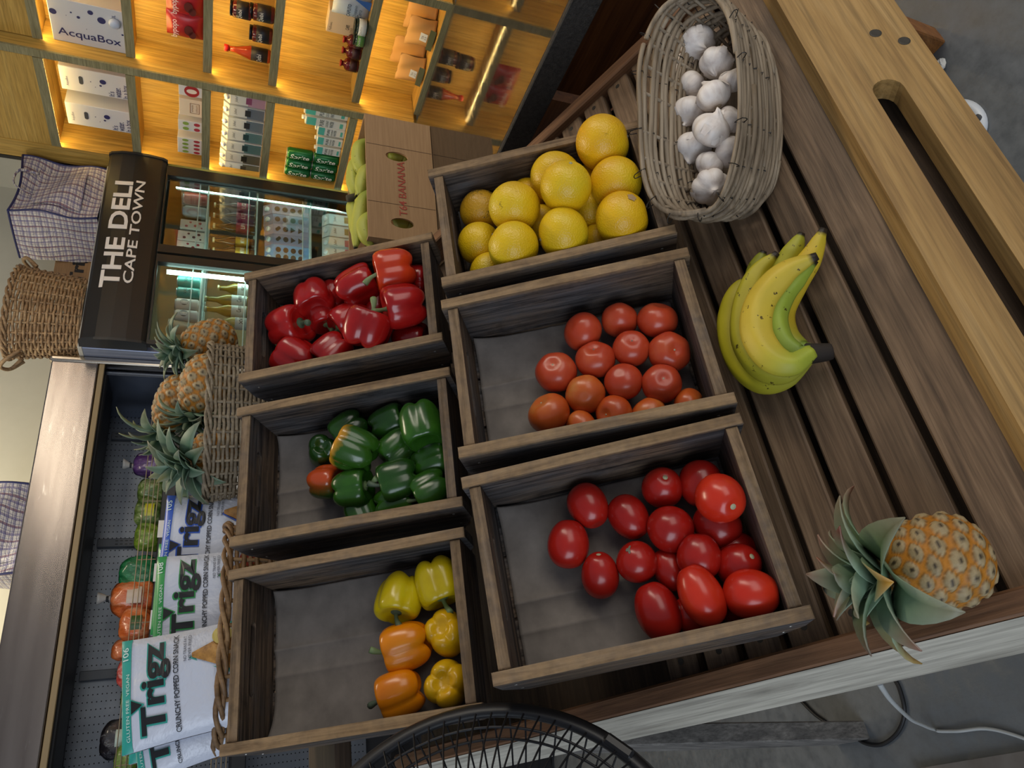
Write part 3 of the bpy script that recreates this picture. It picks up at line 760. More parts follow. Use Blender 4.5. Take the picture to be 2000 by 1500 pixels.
# ------------------------------------------------------------------ loose fruit and baskets on the stand
def tint_mat(name, rough=.45, noise=.25, nsc=20, spot=None, spec=.4, bump=0):
    q = N(name); a = q.n('VertexColor', layer_name='Tint')
    f = q.noise(q.coord((1, 1, 1)), nsc, 4, .6)
    c = q.mix(noise, a.outputs[0], q.ramp(f, [(.25, .35), (.7, 1.0)]), 'MULTIPLY')
    if spot: c = q.mix(q.ramp(q.noise(q.coord((1, 1, 1)), spot[1], 3, .6), [(spot[2], 0.0), (spot[2] + .03, .9)]), c, spot[0])
    q.col(c).set(Roughness=rough); q.b.inputs['Specular IOR Level'].default_value = spec
    if bump: q.bump(f, bump, .004)
    return q.mat
def mixc(a, b, t): return tuple(lerp(a[i], b[i], t) for i in range(3))
def L3(h): return lin(h)[:3]
M_ban = tint_mat('banana_peel', .5, .22, 26, ('#3a2a12', 120, .665))
def crom(P, n=6):
    P = [Vec(p) for p in P]; P = [P[0] * 2 - P[1]] + P + [P[-1] * 2 - P[-2]]; out = []
    for i in range(1, len(P) - 2):
        for j in range(n):
            t = j / n; a, b, c, d = P[i - 1:i + 3]
            out.append(.5 * ((2 * b) + (c - a) * t + (2 * a - 5 * b + 4 * c - d) * t * t + (3 * b - a - 3 * c + d) * t ** 3))
    return out + [P[-2]]
def banana_g(pts, r, gr, ye):
    P = crom(pts, 7)
    def rf(t):
        if t < .14: return r * lerp(.45, .72, t / .14)
        if t > .94: return r * lerp(.42, .26, (t - .94) / .06)
        return r * (.42 + .60 * math.sin(PI * min(1, max(0, (t - .04) / .95))) ** .55) * (1 if t < .8 else lerp(1, .72, (t - .8) / .14))
    def cf(t):
        if t > .965: return L3('#2a2116')
        return mixc(gr, ye, min(1, max(0, (t - .10) / .32)) * (1 if t < .85 else lerp(1, .75, (t - .85) / .15)))
    g = G().tube(P, rf, 20, cs=cf, five=.055)
    return g
BM = look((0, 0, 1), tray(1583, 690, .03))
BM = frame(Vec((1, 0, 0)), TD, TN, tray(1583, 690, .0))
bt = thing('banana_bunch', 'bunch of yellow green bananas lying loose on the wooden slats', 'bananas', BM)
YE, YG, GG = L3('#ccb23a'), L3('#a9a93a'), L3('#7a9438')
for pts, r, gr, ye in (
    ([(1586, 692, .022), (1535, 738, .022), (1482, 742, .019), (1440, 700, .018), (1424, 635, .018), (1437, 575, .018), (1458, 543, .018)], .0175, YG, L3('#c4b524')),
    ([(1586, 690, .030), (1535, 727, .036), (1487, 715, .040), (1455, 665, .040), (1455, 600, .038), (1480, 535, .034), (1519, 494, .030)], .0180, YG, L3('#bdb02a')),
    ([(1586, 687, .040), (1545, 712, .055), (1505, 698, .064), (1478, 650, .066), (1487, 590, .062), (1535, 533, .055), (1597, 500, .046)], .0195, L3('#a5b03a'), YE),
    ([(1586, 684, .036), (1560, 690, .038), (1527, 665, .042), (1514, 620, .044), (1530, 575, .042), (1560, 540, .040), (1594, 508, .038)], .0150, GG, L3('#96a838')),
    ([(1586, 682, .020), (1562, 683, .018), (1532, 655, .018), (1524, 610, .018), (1550, 555, .018), (1585, 500, .020), (1609, 446, .022)], .0180, GG, L3('#cdb02c')),
    ([(1586, 686, .014), (1540, 690, .016), (1505, 640, .016), (1505, 585, .016), (1530, 525, .017), (1552, 485, .018), (1566, 455, .018)], .0160, GG, L3('#a9a52c')),
    ([(1586, 688, .012), (1530, 705, .015), (1485, 660, .015), (1472, 600, .016), (1475, 545, .016), (1482, 515, .018), (1492, 490, .020)], .0150, GG, L3('#9a9a28'))):
    obj('banana', wl(banana_g([tray(p[0], p[1], max(p[2], r + .0012)) for p in pts], r * .95, gr, ye), BM), M_ban, bt, smooth=True)
g = wl(G().tube(crom([tray(1575, 691, .03), tray(1592, 690, .028), tray(1612, 688, .022), tray(1624, 686, .018)], 4), lambda t: .013 * (1 - .25 * t), 10), BM)
obj('stalk', g, plain('banana_stalk', '#241b14', .8), bt, smooth=True)

M_pine = tint_mat('pineapple_rind', .55, .45, 90, None, .35, .3)
M_leafp = tint_mat('pineapple_leaf', .5, .22, 60, None, .35)
def pine_body(r, h, seed):
    na, nb = 8, 8; rows = 5.2
    def pat(t, a):
        zz = (math.cos(t) * .5 + .5) * rows
        u, v = na * a + 2 * PI * zz, na * a - 2 * PI * zz
        return ((.5 + .5 * math.cos(u)) * (.5 + .5 * math.cos(v))) ** .5
    def fn(t, a):
        s, c = math.sin(t), math.cos(t)
        R = s ** .72 * (1 - .06 * c); p = pat(t, a) * min(1, s * 2.2)
        q = 1 + .12 * (min(p, .8) ** 1.2 - .4)
        return (R * math.cos(a) * r * q, R * math.sin(a) * r * q, h * abs(c) ** .9 * (1 if c > 0 else -1))
    o, br, pal, dk = L3('#bd7a22'), L3('#7d551f'), L3('#a8946e'), L3('#3a2e20')
    def cf(t, a):
        p = pat(t, a)
        if p < .16: return mixc(o, mixc(o, br, .25), p / .16)
        if p < .28: return mixc(mixc(o, br, .25), br, (p - .16) / .12)
        if p < .44: return mixc(br, pal, (p - .28) / .16)
        if p < .88: return pal
        return mixc(pal, dk, min(1, (p - .88) / .08))
    return G().blob(fn, 60, 120, None, 0, cf)
def leaf(g, az, e0, e1, L, w, base, tip, z0, n=8, r0=.010):
    rows = []; p = Vec((r0, 0, z0)); cs = []
    for i in range(n + 1):
        t = i / n; e = lerp(e0, e1, t ** 1.3)
        ww = w * (1 - t ** 1.8) ** .8 * (.85 + .9 * t * (1 - t)) if i < n else .0006
        up = Vec((-math.sin(e), 0, math.cos(e)))
        rows += [p + Vec((0, -ww, 0)) + up * ww * .45, p, p + Vec((0, ww, 0)) + up * ww * .45]
        c = mixc(base, tip, max(0, (t - .45) / .55) ** .9)
        cs += [mixc(c, (.45, .5, .42), .18), c, mixc(c, (.45, .5, .42), .18)]
        p = p + Vec((math.cos(e), 0, math.sin(e))) * (L / n)
    R = Mat.Rotation(az, 4, 'Z'); fs = []
    for i in range(n):
        a = i * 3
        fs += [(a, a + 1, a + 4, a + 3), (a + 1, a + 2, a + 5, a + 4)]
    g.add([R @ v for v in rows], fs, 0, cs)
def crown_g(z0, seed, L, dry=.5, nl=26, wf=.155):
    q = random.Random(seed); g = G(); ga = 2.39996
    for i in range(nl):
        t = i / nl
        e0 = lerp(.25, 1.45, t) + q.uniform(-.1, .1); e1 = lerp(-1.15, .9, t) + q.uniform(-.35, .2)
        base = mixc(L3('#56744a'), L3('#86a286'), q.random()) if dry > .8 else mixc(L3('#3d5a3c'), L3('#5f8068'), q.random())
        tip = mixc(base, q.choice((L3('#7d6248'), L3('#a8873a'), L3('#8c7862'), L3('#6f5644'))), dry * q.uniform(.5, 1.3) if q.random() < .4 + dry else .25)
        leaf(g, i * ga, e0, e1, L * lerp(1, .55, t) * q.uniform(.8, 1.0), L * wf * lerp(1.1, .7, t), base, tip, z0 + t * L * .22, r0=.013 * (1 - t) + .002)
    return g
def pineapple(label, P, axis, r, h, L, seed, spin=0, dry=.5, group=None, nl=26, wf=.155):
    t = thing('pineapple', label, 'pineapple', look(axis, P, spin), group)
    obj('rind', pine_body(r, h, seed), M_pine, t, smooth=True)
    o = obj('crown', crown_g(h * .9, seed, L, dry, nl, wf), M_leafp, t, smooth=True)
    m = o.modifiers.new('leaf_thickness', 'SOLIDIFY'); m.thickness = .0012
    return t
ax = (TD * .80 + TN * .60 + Vec((-.02, 0, 0))).normalized()
pineapple('small ripe pineapple lying on the slats beside the left rail, crown towards the crates', tray(1826, 1098, .051), ax, .0445, .047, .096, 6, .9, 1.25, None, 20, .24)

M_wick = wood('willow_rods', [(.2, '#5c4e3d'), (.5, '#91806a'), (.8, '#b8a993')], 0, .5, .6, .3, .3)
M_wickb = wood('brown_wicker', [(.2, '#5a4029'), (.5, '#8a6a48'), (.8, '#ab8a62')], 2, .4, .55, .3, .3)
M_wickg = wood('grey_wicker', [(.2, '#54493a'), (.5, '#857660'), (.8, '#a89a82')], 2, .4, .6, .3, .3)
M_wire = plain('dark_wire', '#2d2c2b', .45, .8)
RP = .098
e1 = (tray(1346, 2, RP) - tray(1352, 434, RP)); GA = e1.length / 2; e1.normalize()
GC = (tray(1346, 2, RP) + tray(1352, 434, RP)) / 2
e2 = TN.cross(e1); e2.normalize()
if e2.dot(TD) < 0: e2 = -e2
bn, bf = (tray(1432, 165, RP) - GC).dot(e2), (tray(1247, 140, RP + .03) - GC).dot(e2)
GC = GC + e2 * ((bn + bf) / 2 - .006) + e1 * .004; GB = (bf - bn) / 2
GBM = frame(e1, e2, e1.cross(e2), GC - TN * RP)
gb = thing('garlic_basket', 'grey willow basket of garlic bulbs on the slats at the right end', 'basket', GBM)
g = G(); ROWS = 17; wq = random.Random(5)
def gring(t, a, jit=0):
    sc = lerp(.74, 1, max(0, min(1, t)) ** .55)
    x, y = math.cos(a), math.sin(a)
    x = abs(x) ** .8 * (1 if x > 0 else -1); y = abs(y) ** .85 * (1 if y > 0 else -1)
    z = RP * t * (1 + .30 * max(-.35, y) * t + .06 * abs(x) * t)
    return Vec((GA * sc * x, GB * sc * y - max(0, 1 - t) * .030, z + .006))
for i in range(ROWS):
    t = i / (ROWS - 1); ph = wq.uniform(0, 6)
    for arc in range(3):
        a0 = ph + arc * 2 * PI / 3 + wq.uniform(-.2, .2); pts = []
        for j in range(27):
            a = a0 + j * (2 * PI / 3 + .25) / 26
            p = gring(t + .012 * math.sin(3 * a + ph), a)
            o_ = 1 + .012 * math.sin(5 * a + i * 2.1) + .012 * (arc - 1)
            pts.append((p.x * o_, p.y * o_, p.z + .0012 * math.sin(7 * a + ph)))
        g.tube(pts, .0037 * wq.uniform(.75, 1.15), 6)
obj('woven_rods', g, M_wick, gb, smooth=True)
g = G()
for i in range(26):
    g.tube([gring(t, 2 * PI * i / 26) * .985 for t in (0, .2, .4, .6, .8, .97)], .0028, 5)
obj('stakes', g, M_wick, gb, smooth=True)
for i in range(16):
    a = 2 * PI * (i + .3) / 16; g = G()
    pts = [gring(t, a) + Vec((math.cos(a), math.sin(a), 0)) * (.0052 if k % 2 else -.0052) for k, t in enumerate([q / 14 for q in range(4, 15)])]
    e = gring(1.0, a); o_ = Vec((math.cos(a), math.sin(a), 0))
    pts += [e + o_ * .010 + Vec((0, 0, .006)), e + o_ * .014 + Vec((0, 0, .001)), e + o_ * .006 + Vec((0, 0, -.004))]
    g.tube(crom(pts, 2), .0007, 5)
    obj('wire_tie', g, M_wire, gb)
obj('base', G().prism([(gring(0, 2 * PI * j / 30).x, gring(0, 2 * PI * j / 30).y) for j in range(30)], .002, .008), M_wick, gb)
q = N('garlic_skin'); _f = q.noise(q.coord((60, 60, 8)), 1.6, 4, .6); _g = q.noise(q.coord((1, 1, 1)), 40, 3)
q.col(q.mix(.35, q.ramp(_f, [(.25, '#c2b2ac'), (.5, '#e2d9d2'), (.8, '#efe8e2')]), q.ramp(_g, [(.3, '#d2bfa6'), (.6, '#ece5df')]))).set(Roughness=.5); q.bump(_f, .25, .004)
M_gar = q.mat
M_garr = plain('garlic_root', '#b59f7c', .85, var=.3)
def garlic_g(r, seed):
    q = random.Random(seed); n = q.choice((5, 6, 7)); ph = q.uniform(0, 6); b = q.uniform(0, 6)
    def fn(t, a):
        s, c = math.sin(t), math.cos(t)
        R = s ** .9 * (1 + .07 * (abs(math.cos(n * (a + ph) / 2)) ** .55 - .7) * s * 2.2 + .05 * math.cos(a + ph))
        z = .80 * c + .34 * math.exp(-(s / .20) ** 2) * (c > 0) + .05 * math.sin(5 * a) * math.exp(-(s / .2) ** 2) * (c > 0)
        k = .3 * math.exp(-(s / .15) ** 2) * (c > 0)
        if c < 0: z += .12 * math.exp(-(s / .3) ** 2)
        return ((R * math.cos(a) + k * math.cos(b)) * r, (R * math.sin(a) + k * math.sin(b)) * r, z * r)
    return G().blob(fn, 30, 42)
for x, y, rp, up, ax, lb in (
    (1364, 86, 33, .052, (.1, .9, .3), 'garlic bulb at the top end of the basket, highest in the heap'),
    (1398, 122, 32, .055, (-.4, .9, .3), 'garlic bulb against the near rim, second from the top end'),
    (1346, 132, 29, .030, (-.2, -.9, .4), 'shaded garlic bulb low by the far wall, with its neck pointing up'),
    (1352, 166, 29, .046, (-.9, .4, .2), 'garlic bulb on the far side below the shaded one'),
    (1393, 188, 33, .068, (.1, -.95, .4), 'white garlic bulb on top in the upper middle, neck upwards'),
    (1428, 160, 24, .050, (.7, -.6, .2), 'small garlic bulb tucked under the near rim by the upper middle'),
    (1349, 218, 33, .050, (-.6, .8, .1), 'garlic bulb on the far side with its dry neck hanging over the rods'),
    (1388, 254, 37, .072, (.9, -.25, .3), 'largest garlic bulb, on top of the heap, neck pointing to the near rim'),
    (1356, 290, 34, .048, (-.6, .75, .2), 'garlic bulb with a torn flap of skin, beside the largest bulb'),
    (1424, 236, 27, .050, (.8, .3, .1), 'garlic bulb half hidden by the near rim beside the largest bulb'),
    (1425, 296, 30, .046, (.7, .6, .1), 'garlic bulb mostly hidden by the near rim below the largest bulb'),
    (1387, 322, 28, .055, (-.7, .6, .3), 'small loose skinned garlic bulb between the largest and the lowest'),
    (1388, 364, 36, .058, (.2, .9, .3), 'garlic bulb lowest in the basket, by the bottom end'),
    (1362, 250, 30, .022, (.2, .9, .1), 'garlic bulb in the bottom layer beneath the heap')):
    p = tray(x, y, up); r = rp * depth(p) / FPX
    a = TD * -ax[0] + Vec((-ax[1], 0, 0)) + TN * ax[2]
    t = thing('garlic_bulb', lb, 'garlic', look(a, p, x % 6), 'garlic bulbs in the willow basket')
    obj('cloves', garlic_g(r, x), M_gar, t, smooth=True)
    g = G(); sd = random.Random(x + 1)
    for kk in range(3):
        a0 = sd.uniform(0, 6); b0 = sd.uniform(.7, 1.5)
        def flap(u, v, a0=a0, b0=b0):
            tt_ = b0 + .55 * u; aa_ = a0 + .5 * (v - .5) * (1 - .5 * u); k_ = r * (1.03 + .10 * u * u)
            return (math.sin(tt_) ** .9 * math.cos(aa_) * k_, math.sin(tt_) ** .9 * math.sin(aa_) * k_, .80 * math.cos(tt_) * k_)
        g = G().sheet(flap, 5, 6); obj('skin_flap', g, M_gar, t, smooth=True)
    obj('root_plate', G().lathe([(.2 * r, -.66 * r), (.24 * r, -.72 * r), (.12 * r, -.76 * r), (.02 * r, -.74 * r)], 10), M_garr, t)

# ------------------------------------------------------------------ fan, cords and floor bits
M_blk = plain('black_plastic', '#17171a', .42)
M_blkw = plain('black_coated_wire', '#1c1c1f', .35, .2)
M_fblade = plain('smoky_fan_blade', '#2b2c30', .35)
FD = .64; FR = 479 * FD / FPX
FC = at(955, 1879, FD)
fax = (EYE - FC).normalized(); fax = (fax + Vec((.12, .10, .10))).normalized()
FM = look(fax, FC)
fan = thing('pedestal_fan', 'black pedestal fan with a round wire cage in front of the crates', 'fan', FM)
def ringp(r, z, n=72): return [(r * math.cos(2 * PI * j / n), r * math.sin(2 * PI * j / n), z) for j in range(n)]
obj('rim', G().tube(ringp(FR, 0, 96), .0068, 8, True, flat=1.5), M_blk, fan, smooth=True)
def grille(sg, nw):
    g = G()
    for j in range(nw):
        a = 2 * PI * j / nw; pts = []
        for i in range(9):
            t = i / 8; r = lerp(.042, FR - .004, t); tw = .10 * (1 - t) * sg
            z = sg * (.052 * (1 - t ** 2.4) + .006)
            pts.append((r * math.cos(a + tw), r * math.sin(a + tw), z))
        pts.append(((FR + .004) * math.cos(a), (FR + .004) * math.sin(a), sg * .002))
        g.tube(pts, .0011, 5)
    for rr in (.042, FR * .60, FR * .89):
        t = (rr - .042) / (FR - .046)
        g.tube(ringp(rr, sg * (.052 * (1 - t ** 2.4) + .0045), 72), .0016, 5, True)
    return g
obj('front_grille', grille(1, 76), M_blkw, fan, smooth=True)
obj('back_grille', grille(-1, 76), M_blkw, fan, smooth=True)
obj('hub_badge', G().lathe([(.044, .056), (.044, .062), (.036, .066), (.005, .067)], 32), M_blk, fan, smooth=True)
for j in range(3):
    a0 = 2 * PI * j / 3
    def bl(u, v):
        r = lerp(.03, FR * .70, u); a = a0 + lerp(-.28, .62, v) * (1 - .15 * u) - .25 * u
        return (r * math.cos(a), r * math.sin(a), .03 * (v - .5) * (1 - .3 * u))
    o = obj('blade', G().sheet(bl, 10, 10), M_fblade, fan, smooth=True)
    m = o.modifiers.new('blade_thickness', 'SOLIDIFY'); m.thickness = .002
obj('motor', G().lathe([(.02, -.16), (.05, -.15), (.056, -.10), (.05, -.065), (.02, -.06)], 28), M_blk, fan, smooth=True)
g = G(); b_ = on(1208, 1463, FC, fax); bl_ = FM.inverted() @ b_
aa = math.atan2(bl_.y, bl_.x)
obj('rim_clip', G().box((0, 0, 0), (.012, .034, .022), .003, R=Mat.Rotation(0, 3, 'Z')), M_blk, fan, M=Mat.Translation((FR * math.cos(aa), FR * math.sin(aa), 0)) @ Mat.Rotation(aa, 4, 'Z'))
mp = FM @ Vec((0, 0, -.11)); fb_ = Vec((mp.x, mp.y, 0))
obj('pole', wl(G().tube([mp, mp - Vec((0, 0, .1)), Vec((mp.x, mp.y, .03))], .013, 12), FM), M_blk, fan, smooth=True)
obj('base', wl(G().lathe([(.02, .05), (.03, .035), (.17, .022), (.185, .012), (.185, .0)], 40, Mat.Translation(fb_)), FM), M_blk, fan, smooth=True)
def flr(x, y, h=.006): return on(x, y, (0, 0, h), ZDIR)
M_wc = plain('white_cord', '#b9bbb8', .5); M_bc = plain('black_cord', '#141416', .5)
pc = [at(1712, 1322, .80), at(1722, 1342, .84), at(1744, 1372, 1.0), at(1778, 1404, 1.25), at(1800, 1415, 1.40), flr(1826, 1425), flr(1868, 1428), flr(1925, 1423), flr(1985, 1437), flr(2045, 1462)]
wcd = tag(obj('power_cord', G().tube([Vec((p.x, p.y, max(p.z, .0042))) for p in crom(pc, 6)], .0034, 8), M_wc, smooth=True), 'white power cord hanging from the rail and running over the floor', 'cord')
d_ = (pc[1] - pc[0]).normalized(); g = G().lathe([(.0075, -.012), (.008, .004), (.0055, .014), (.004, .024)], 14, look(d_, pc[0]))
for i in range(5): g.lathe([(.0075 - .0006 * i, .004 + i * .004), (.0075 - .0006 * i, .006 + i * .004)], 14, look(d_, pc[0]))
obj('strain_relief', g, plain('grey_plug_plastic', '#8d9094', .5), wcd, smooth=True)
tag(obj('black_cord', G().tube(crom([flr(1668, 1438), flr(1690, 1452), flr(1722, 1454), flr(1752, 1432), flr(1766, 1398), flr(1762, 1362), flr(1745, 1325), flr(1700, 1290)], 6), .0045, 8), M_bc, smooth=True), 'black power cord looping on the floor by the grey leg', 'cord')
tag(obj('black_cord', G().tube(crom([flr(1545, 1350), flr(1568, 1372), flr(1590, 1394), flr(1612, 1410)], 6), .0045, 8), M_bc, smooth=True), 'short black cord crossing the floor under the left rail', 'cord')
g = G().prism([tuple(flr(*p)[:2]) for p in ((1790, 1501), (2010, 1465), (2080, 1560), (1850, 1620))], .0, .012)
tag(obj('floor_board', g, plain('brown_board', '#5b5044', .6, var=.2)), 'brown board lying on the floor in the bottom right corner', 'board')
wp = flr(1866, 252, 0)
t = thing('floor_lid', 'white oval plastic lid on the floor under the front board', 'lid', Mat.Translation(wp) @ Mat.Rotation(.5, 4, 'Z') @ Mat.Diagonal((1.25, .95, 1, 1)))
obj('plate', G().lathe([(.062, 0), (.064, .006), (.058, .013), (.050, .014), (.046, .011), (.01, .011)], 40), plain('white_plastic', '#c4c9cf', .4), t, smooth=True)
hp = t.matrix_world.inverted() @ flr(1908, 231, .013)
obj('hole_cap', G().lathe([(.009, .010), (.009, .0135), (.006, .0145), (.001, .0145)], 16, Mat.Translation((hp.x, hp.y, 0))), plain('dark_grey_cap', '#3b3d42', .6), t, smooth=True)
g = G(); q = random.Random(9)
g.blob(lambda t_, a: (.016 * math.sin(t_) * math.cos(a) * q.uniform(.6, 1.2), .012 * math.sin(t_) * math.sin(a) * q.uniform(.6, 1.2), .008 + .008 * math.cos(t_) * q.uniform(.6, 1.1)), 7, 9, Mat.Translation(flr(1842, 126, 0)))
tag(obj('crumpled_paper', g, plain('white_scrap_paper', '#c9c8c2', .8)), 'scrap of white crumpled paper on the floor by the orange leg', 'paper')
# ------------------------------------------------------------------ lit shelving and counter
BK = 1.15
KF, KB = 2.534 * BK, 2.534 * BK + .21            # front and back of the shelving
def zb(z): return EYE.z + (z - 1.55) * BK
M_oak = wood('oak_veneer', [(.2, '#b38c42'), (.5, '#c7a050'), (.8, '#d5b264')], 2, .6, .45, .1, .06, '#6e4a1d')
M_oakh = wood('oak_veneer_level', [(.2, '#b38c42'), (.5, '#c7a050'), (.8, '#d5b264')], 1, .6, .45, .1, .06, '#6e4a1d')
M_edge = wood('raw_ash_edge', [(.2, '#7a7350'), (.5, '#938c68'), (.8, '#a8a07c')], 1, 1.3, .55, .15, .1)
M_led = plain('warm_led_strip', '#ffda86', .5, emit=50)
BZ = [zb(z) for z in (2.62, 2.285, 1.972, 1.694, 1.442, 1.094, .815)]
SL, SM, SR = 3.15, 2.598, 1.655 * BK     # far end, middle divider, near divider
SN = 1.08 * BK
shelf = thing('wall_shelving', 'oak shelving unit with warm light strips above each bay', 'shelves', WALL)
obj('back_panel', G().box((KB + .009, (SL + SN) / 2, (zb(2.75) + BZ[-1]) / 2), (.018, SL - SN + .3, zb(2.75) - BZ[-1] + .1)), M_oak, shelf)
for s_, nm in ((SL + .055, 'end_panel'), (SM, 'divider'), (SR, 'divider'), (SN, 'divider')):
    w = .11 if nm == 'end_panel' else .036
    o = obj(nm, G().box(((KF + KB) / 2 + .003, s_, (zb(2.75) + BZ[-1]) / 2), (KB - KF - .008, w, zb(2.75) - BZ[-1])), M_oak, shelf)
    obj('edge_strip', G().box((KF + .004, s_, (zb(2.75) + BZ[-1]) / 2), (.010, w + .002, zb(2.75) - BZ[-1])), M_edge if nm == 'divider' else M_oak, o)
obj('frame_strip', G().box((KF + .01, SL + .122, (zb(2.75) + BZ[-1]) / 2), (.03, .022, zb(2.75) - BZ[-1])), plain('black_frame', '#141313', .4), shelf)
BAYS = ((SL, SM + .023), (SM - .023, SR + .023), (SR - .023, SN + .023))
for bi, (sa, sb) in enumerate(BAYS):
    for zi, z in enumerate(BZ):
        kf_ = KF + (.0 if bi == 0 else .065)
        o = obj('shelf_board', G().box(((kf_ + KB) / 2 + .004, (sa + sb) / 2, z - .015), (KB - kf_ - .006, sa - sb - .001, .030), .001), M_oakh, shelf)
        obj('edge_strip', G().box((kf_ + .004, (sa + sb) / 2, z - .019), (.010, sa - sb - .001, .038)), M_edge, o)
        if zi < 6: obj('light_strip', G().box((kf_ + .016, (sa + sb) / 2, z - .0325), (.008, sa - sb - .012, .005)), M_led, o)
for sa, sb in BAYS[:2]:
    obj('upper_front', G().box((KF + (.012 if sa == SL else .078), (sa + sb) / 2, BZ[1] - .03 + .30), (.018, sa - sb - .002, .60), .001), M_oakh, shelf)
CZ = zb(1.113)
q = N('polished_dark_stone'); _f = q.noise(q.coord((1, 1, 1)), 90, 6, .7); _g = q.noise(q.coord((6, 30, 6)), 3, 4)
q.col(q.ramp(_f, [(.35, '#1b1713'), (.7, '#3a3128')])); q.l(q.ramp(_g, [(.3, .015), (.7, .06)]), q.b.inputs['Roughness'])
q.b.inputs['IOR'].default_value = 1.75
M_stone = q.mat
q = N('rough_black_stone'); _f = q.noise(q.coord((1, 1, 1)), 160, 4, .8)
q.col(q.ramp(_f, [(.35, '#121110'), (.75, '#3a3733')])).set(Roughness=.6); q.bump(_f, .5, .004); M_stoneb = q.mat
M_cab = wood('red_brown_panel', [(.2, '#4a2a16'), (.5, '#70421f'), (.8, '#885630')], 1, .6, .5, .3, .15)
e1_, e2_ = bg(1115, 0, z=CZ), bg(975, 285, z=CZ)
kf = (e1_.x + e2_.x) / 2
ct = thing('counter', 'dark polished stone counter with black edge and red brown wooden front', 'counter', WALL)
S0, S1 = .55, 2.05
kb2 = bg(885, 20, z=CZ).x
o = obj('stone_top', G().box(((kf + kb2) / 2, (S0 + S1) / 2, CZ - .015), (kb2 - kf, S1 - S0, .03), .0015), M_stone, ct)
obj('stone_edge', G().box((kf - .004, (S0 + S1) / 2, CZ - .026), (.012, S1 - S0, .052), .002), M_stoneb, ct)
obj('cabinet_front', G().box((kf + .035, (S0 + S1) / 2 + .15, (CZ - .03) / 2), (.03, S1 - S0 - .32, CZ - .035)), M_cab, ct)
obj('cabinet_back', G().box((kb2 - .03, (S0 + S1) / 2 + .15, (CZ - .03) / 2), (.03, S1 - S0 - .32, CZ - .035)), M_cab, ct)
# --- a small front-facing goods kit.  local x = reader's right, y = away, z = up
def SHM(s, k, z): return WALL @ frame(Vec((0, -1, 0)), Vec((1, 0, 0)), Vec((0, 0, 1)), Vec((k, s, z)))
def FRM(k, s, z): return WALL @ Mat.Translation((k, s, z))
_mc = {}
def C(c, rough=.45, metal=0, emit=0):
    if (c, rough, metal) not in _mc: _mc[(c, rough, metal)] = plain('print_' + c[1:] + ('_m' if metal else ''), c, rough, metal)
    return _mc[(c, rough, metal)]
def face(y): return lambda x, z: (x, y, z)
def cyl(r, dx=0, dy=0): return lambda x, z: (dx + r * math.sin(x / r), dy - r * math.cos(x / r), z)
DK = 0.0
def shelf_item(x_top, y_mid, board, kk, fn, name, label, cat, group=None, s=None):
    """fn(thing, height) builds it; x_top is the picture column of its top, y_mid the row of its middle"""
    kk += DK; z = BZ[board]; p = bg(x_top, y_mid, k=kk)
    t = thing(name, label, cat, SHM(p.y if s is None else s, kk, z + .0005), group)
    fn(t, max(.03, p.z - z)); return t
BLUE = '#23275e'
def water_box(w, d, front, lid=False):
    def f(t, h):
        obj('carton', G().box((0, d / 2, h / 2), (w, d, h), .002), C('#c9cbd0', .4), t)
        fn = face(-.0012); g = G()
        if front == 'brand':
            text(g, 'AcquaBox', h * .86, w * .22, lambda x, y: fn(-w * .27 + y, h * .49 - x), bold=.008)
            obj('lettering', g, C(BLUE), t); g = G()
            for x, z, r in ((.20, .30, .075), (.16, .61, .03), (.24, .70, .018), (.18, .94, .065), (.15, .77, .008), (.33, .44, .05), (-.08, .52, .008), (-.04, .03, .02)): disc(g, x * w, z * h, r * w, fn)
            obj('dot_marking', g, C(BLUE), t); g = G(); text(g, '10L', w * .12, h * .05, lambda x, z: fn(x + w * .33, z + h * .13))
        else:
            text(g, "It's", w * .22, h * .085, lambda x, z: fn(x - w * .33, z + h * .27), bold=.01)
            text(g, 'water.', w * .44, h * .085, lambda x, z: fn(x - w * .22, z + h * .165), bold=.01)
            text(g, 'In a box.', w * .62, h * .085, lambda x, z: fn(x - w * .13, z + h * .06), bold=.01)
            text(g, 'AcquaBox', w * .40, h * .05, lambda x, z: fn(x - w * .1, z + h * .9))
            obj('lettering', g, C(BLUE), t); g = G()
            for x, z, r in ((.12, .38, .10), (-.06, .42, .04), (.04, .56, .02), (-.16, .50, .015)): disc(g, x * w, z * h, r * w, fn)
        obj('dot_marking' if front != 'brand' else 'lettering', g, C(BLUE), t)
        if front == 'brand': obj('tap', G().lathe([(.022, 0), (.024, .012), (.016, .022)], 16, Mat.Translation((w * .22, 0, h * .12)) @ Mat.Rotation(PI / 2, 4, 'X')), C('#b9c6dc', .2), t, smooth=True)
        else: obj('hand_hole', G().prism(stadium(w * .02, h * .70, w * .34, h * .06, vert=False), -.0012, .0, lambda x, z, y: (x, y, z)), C('#3c4048'), t)
    return f
DK = .045
shelf_item(97, 35, 2, KF + .04, water_box(.215, .10, 'brand'), 'water_box', 'large white carton of boxed water with blue dots and the big brand name', 'water box')
DK = 0.0
shelf_item(117, 150, 2, KF + .06, water_box(.135, .12, 'text'), 'water_box', 'smaller white boxed water carton, upper one of the pair in the photo', 'water box')
shelf_item(130, 220, 2, KF + .045, water_box(.135, .12, 'text'), 'water_box', 'smaller white boxed water carton, lower one of the pair in the photo', 'water box')
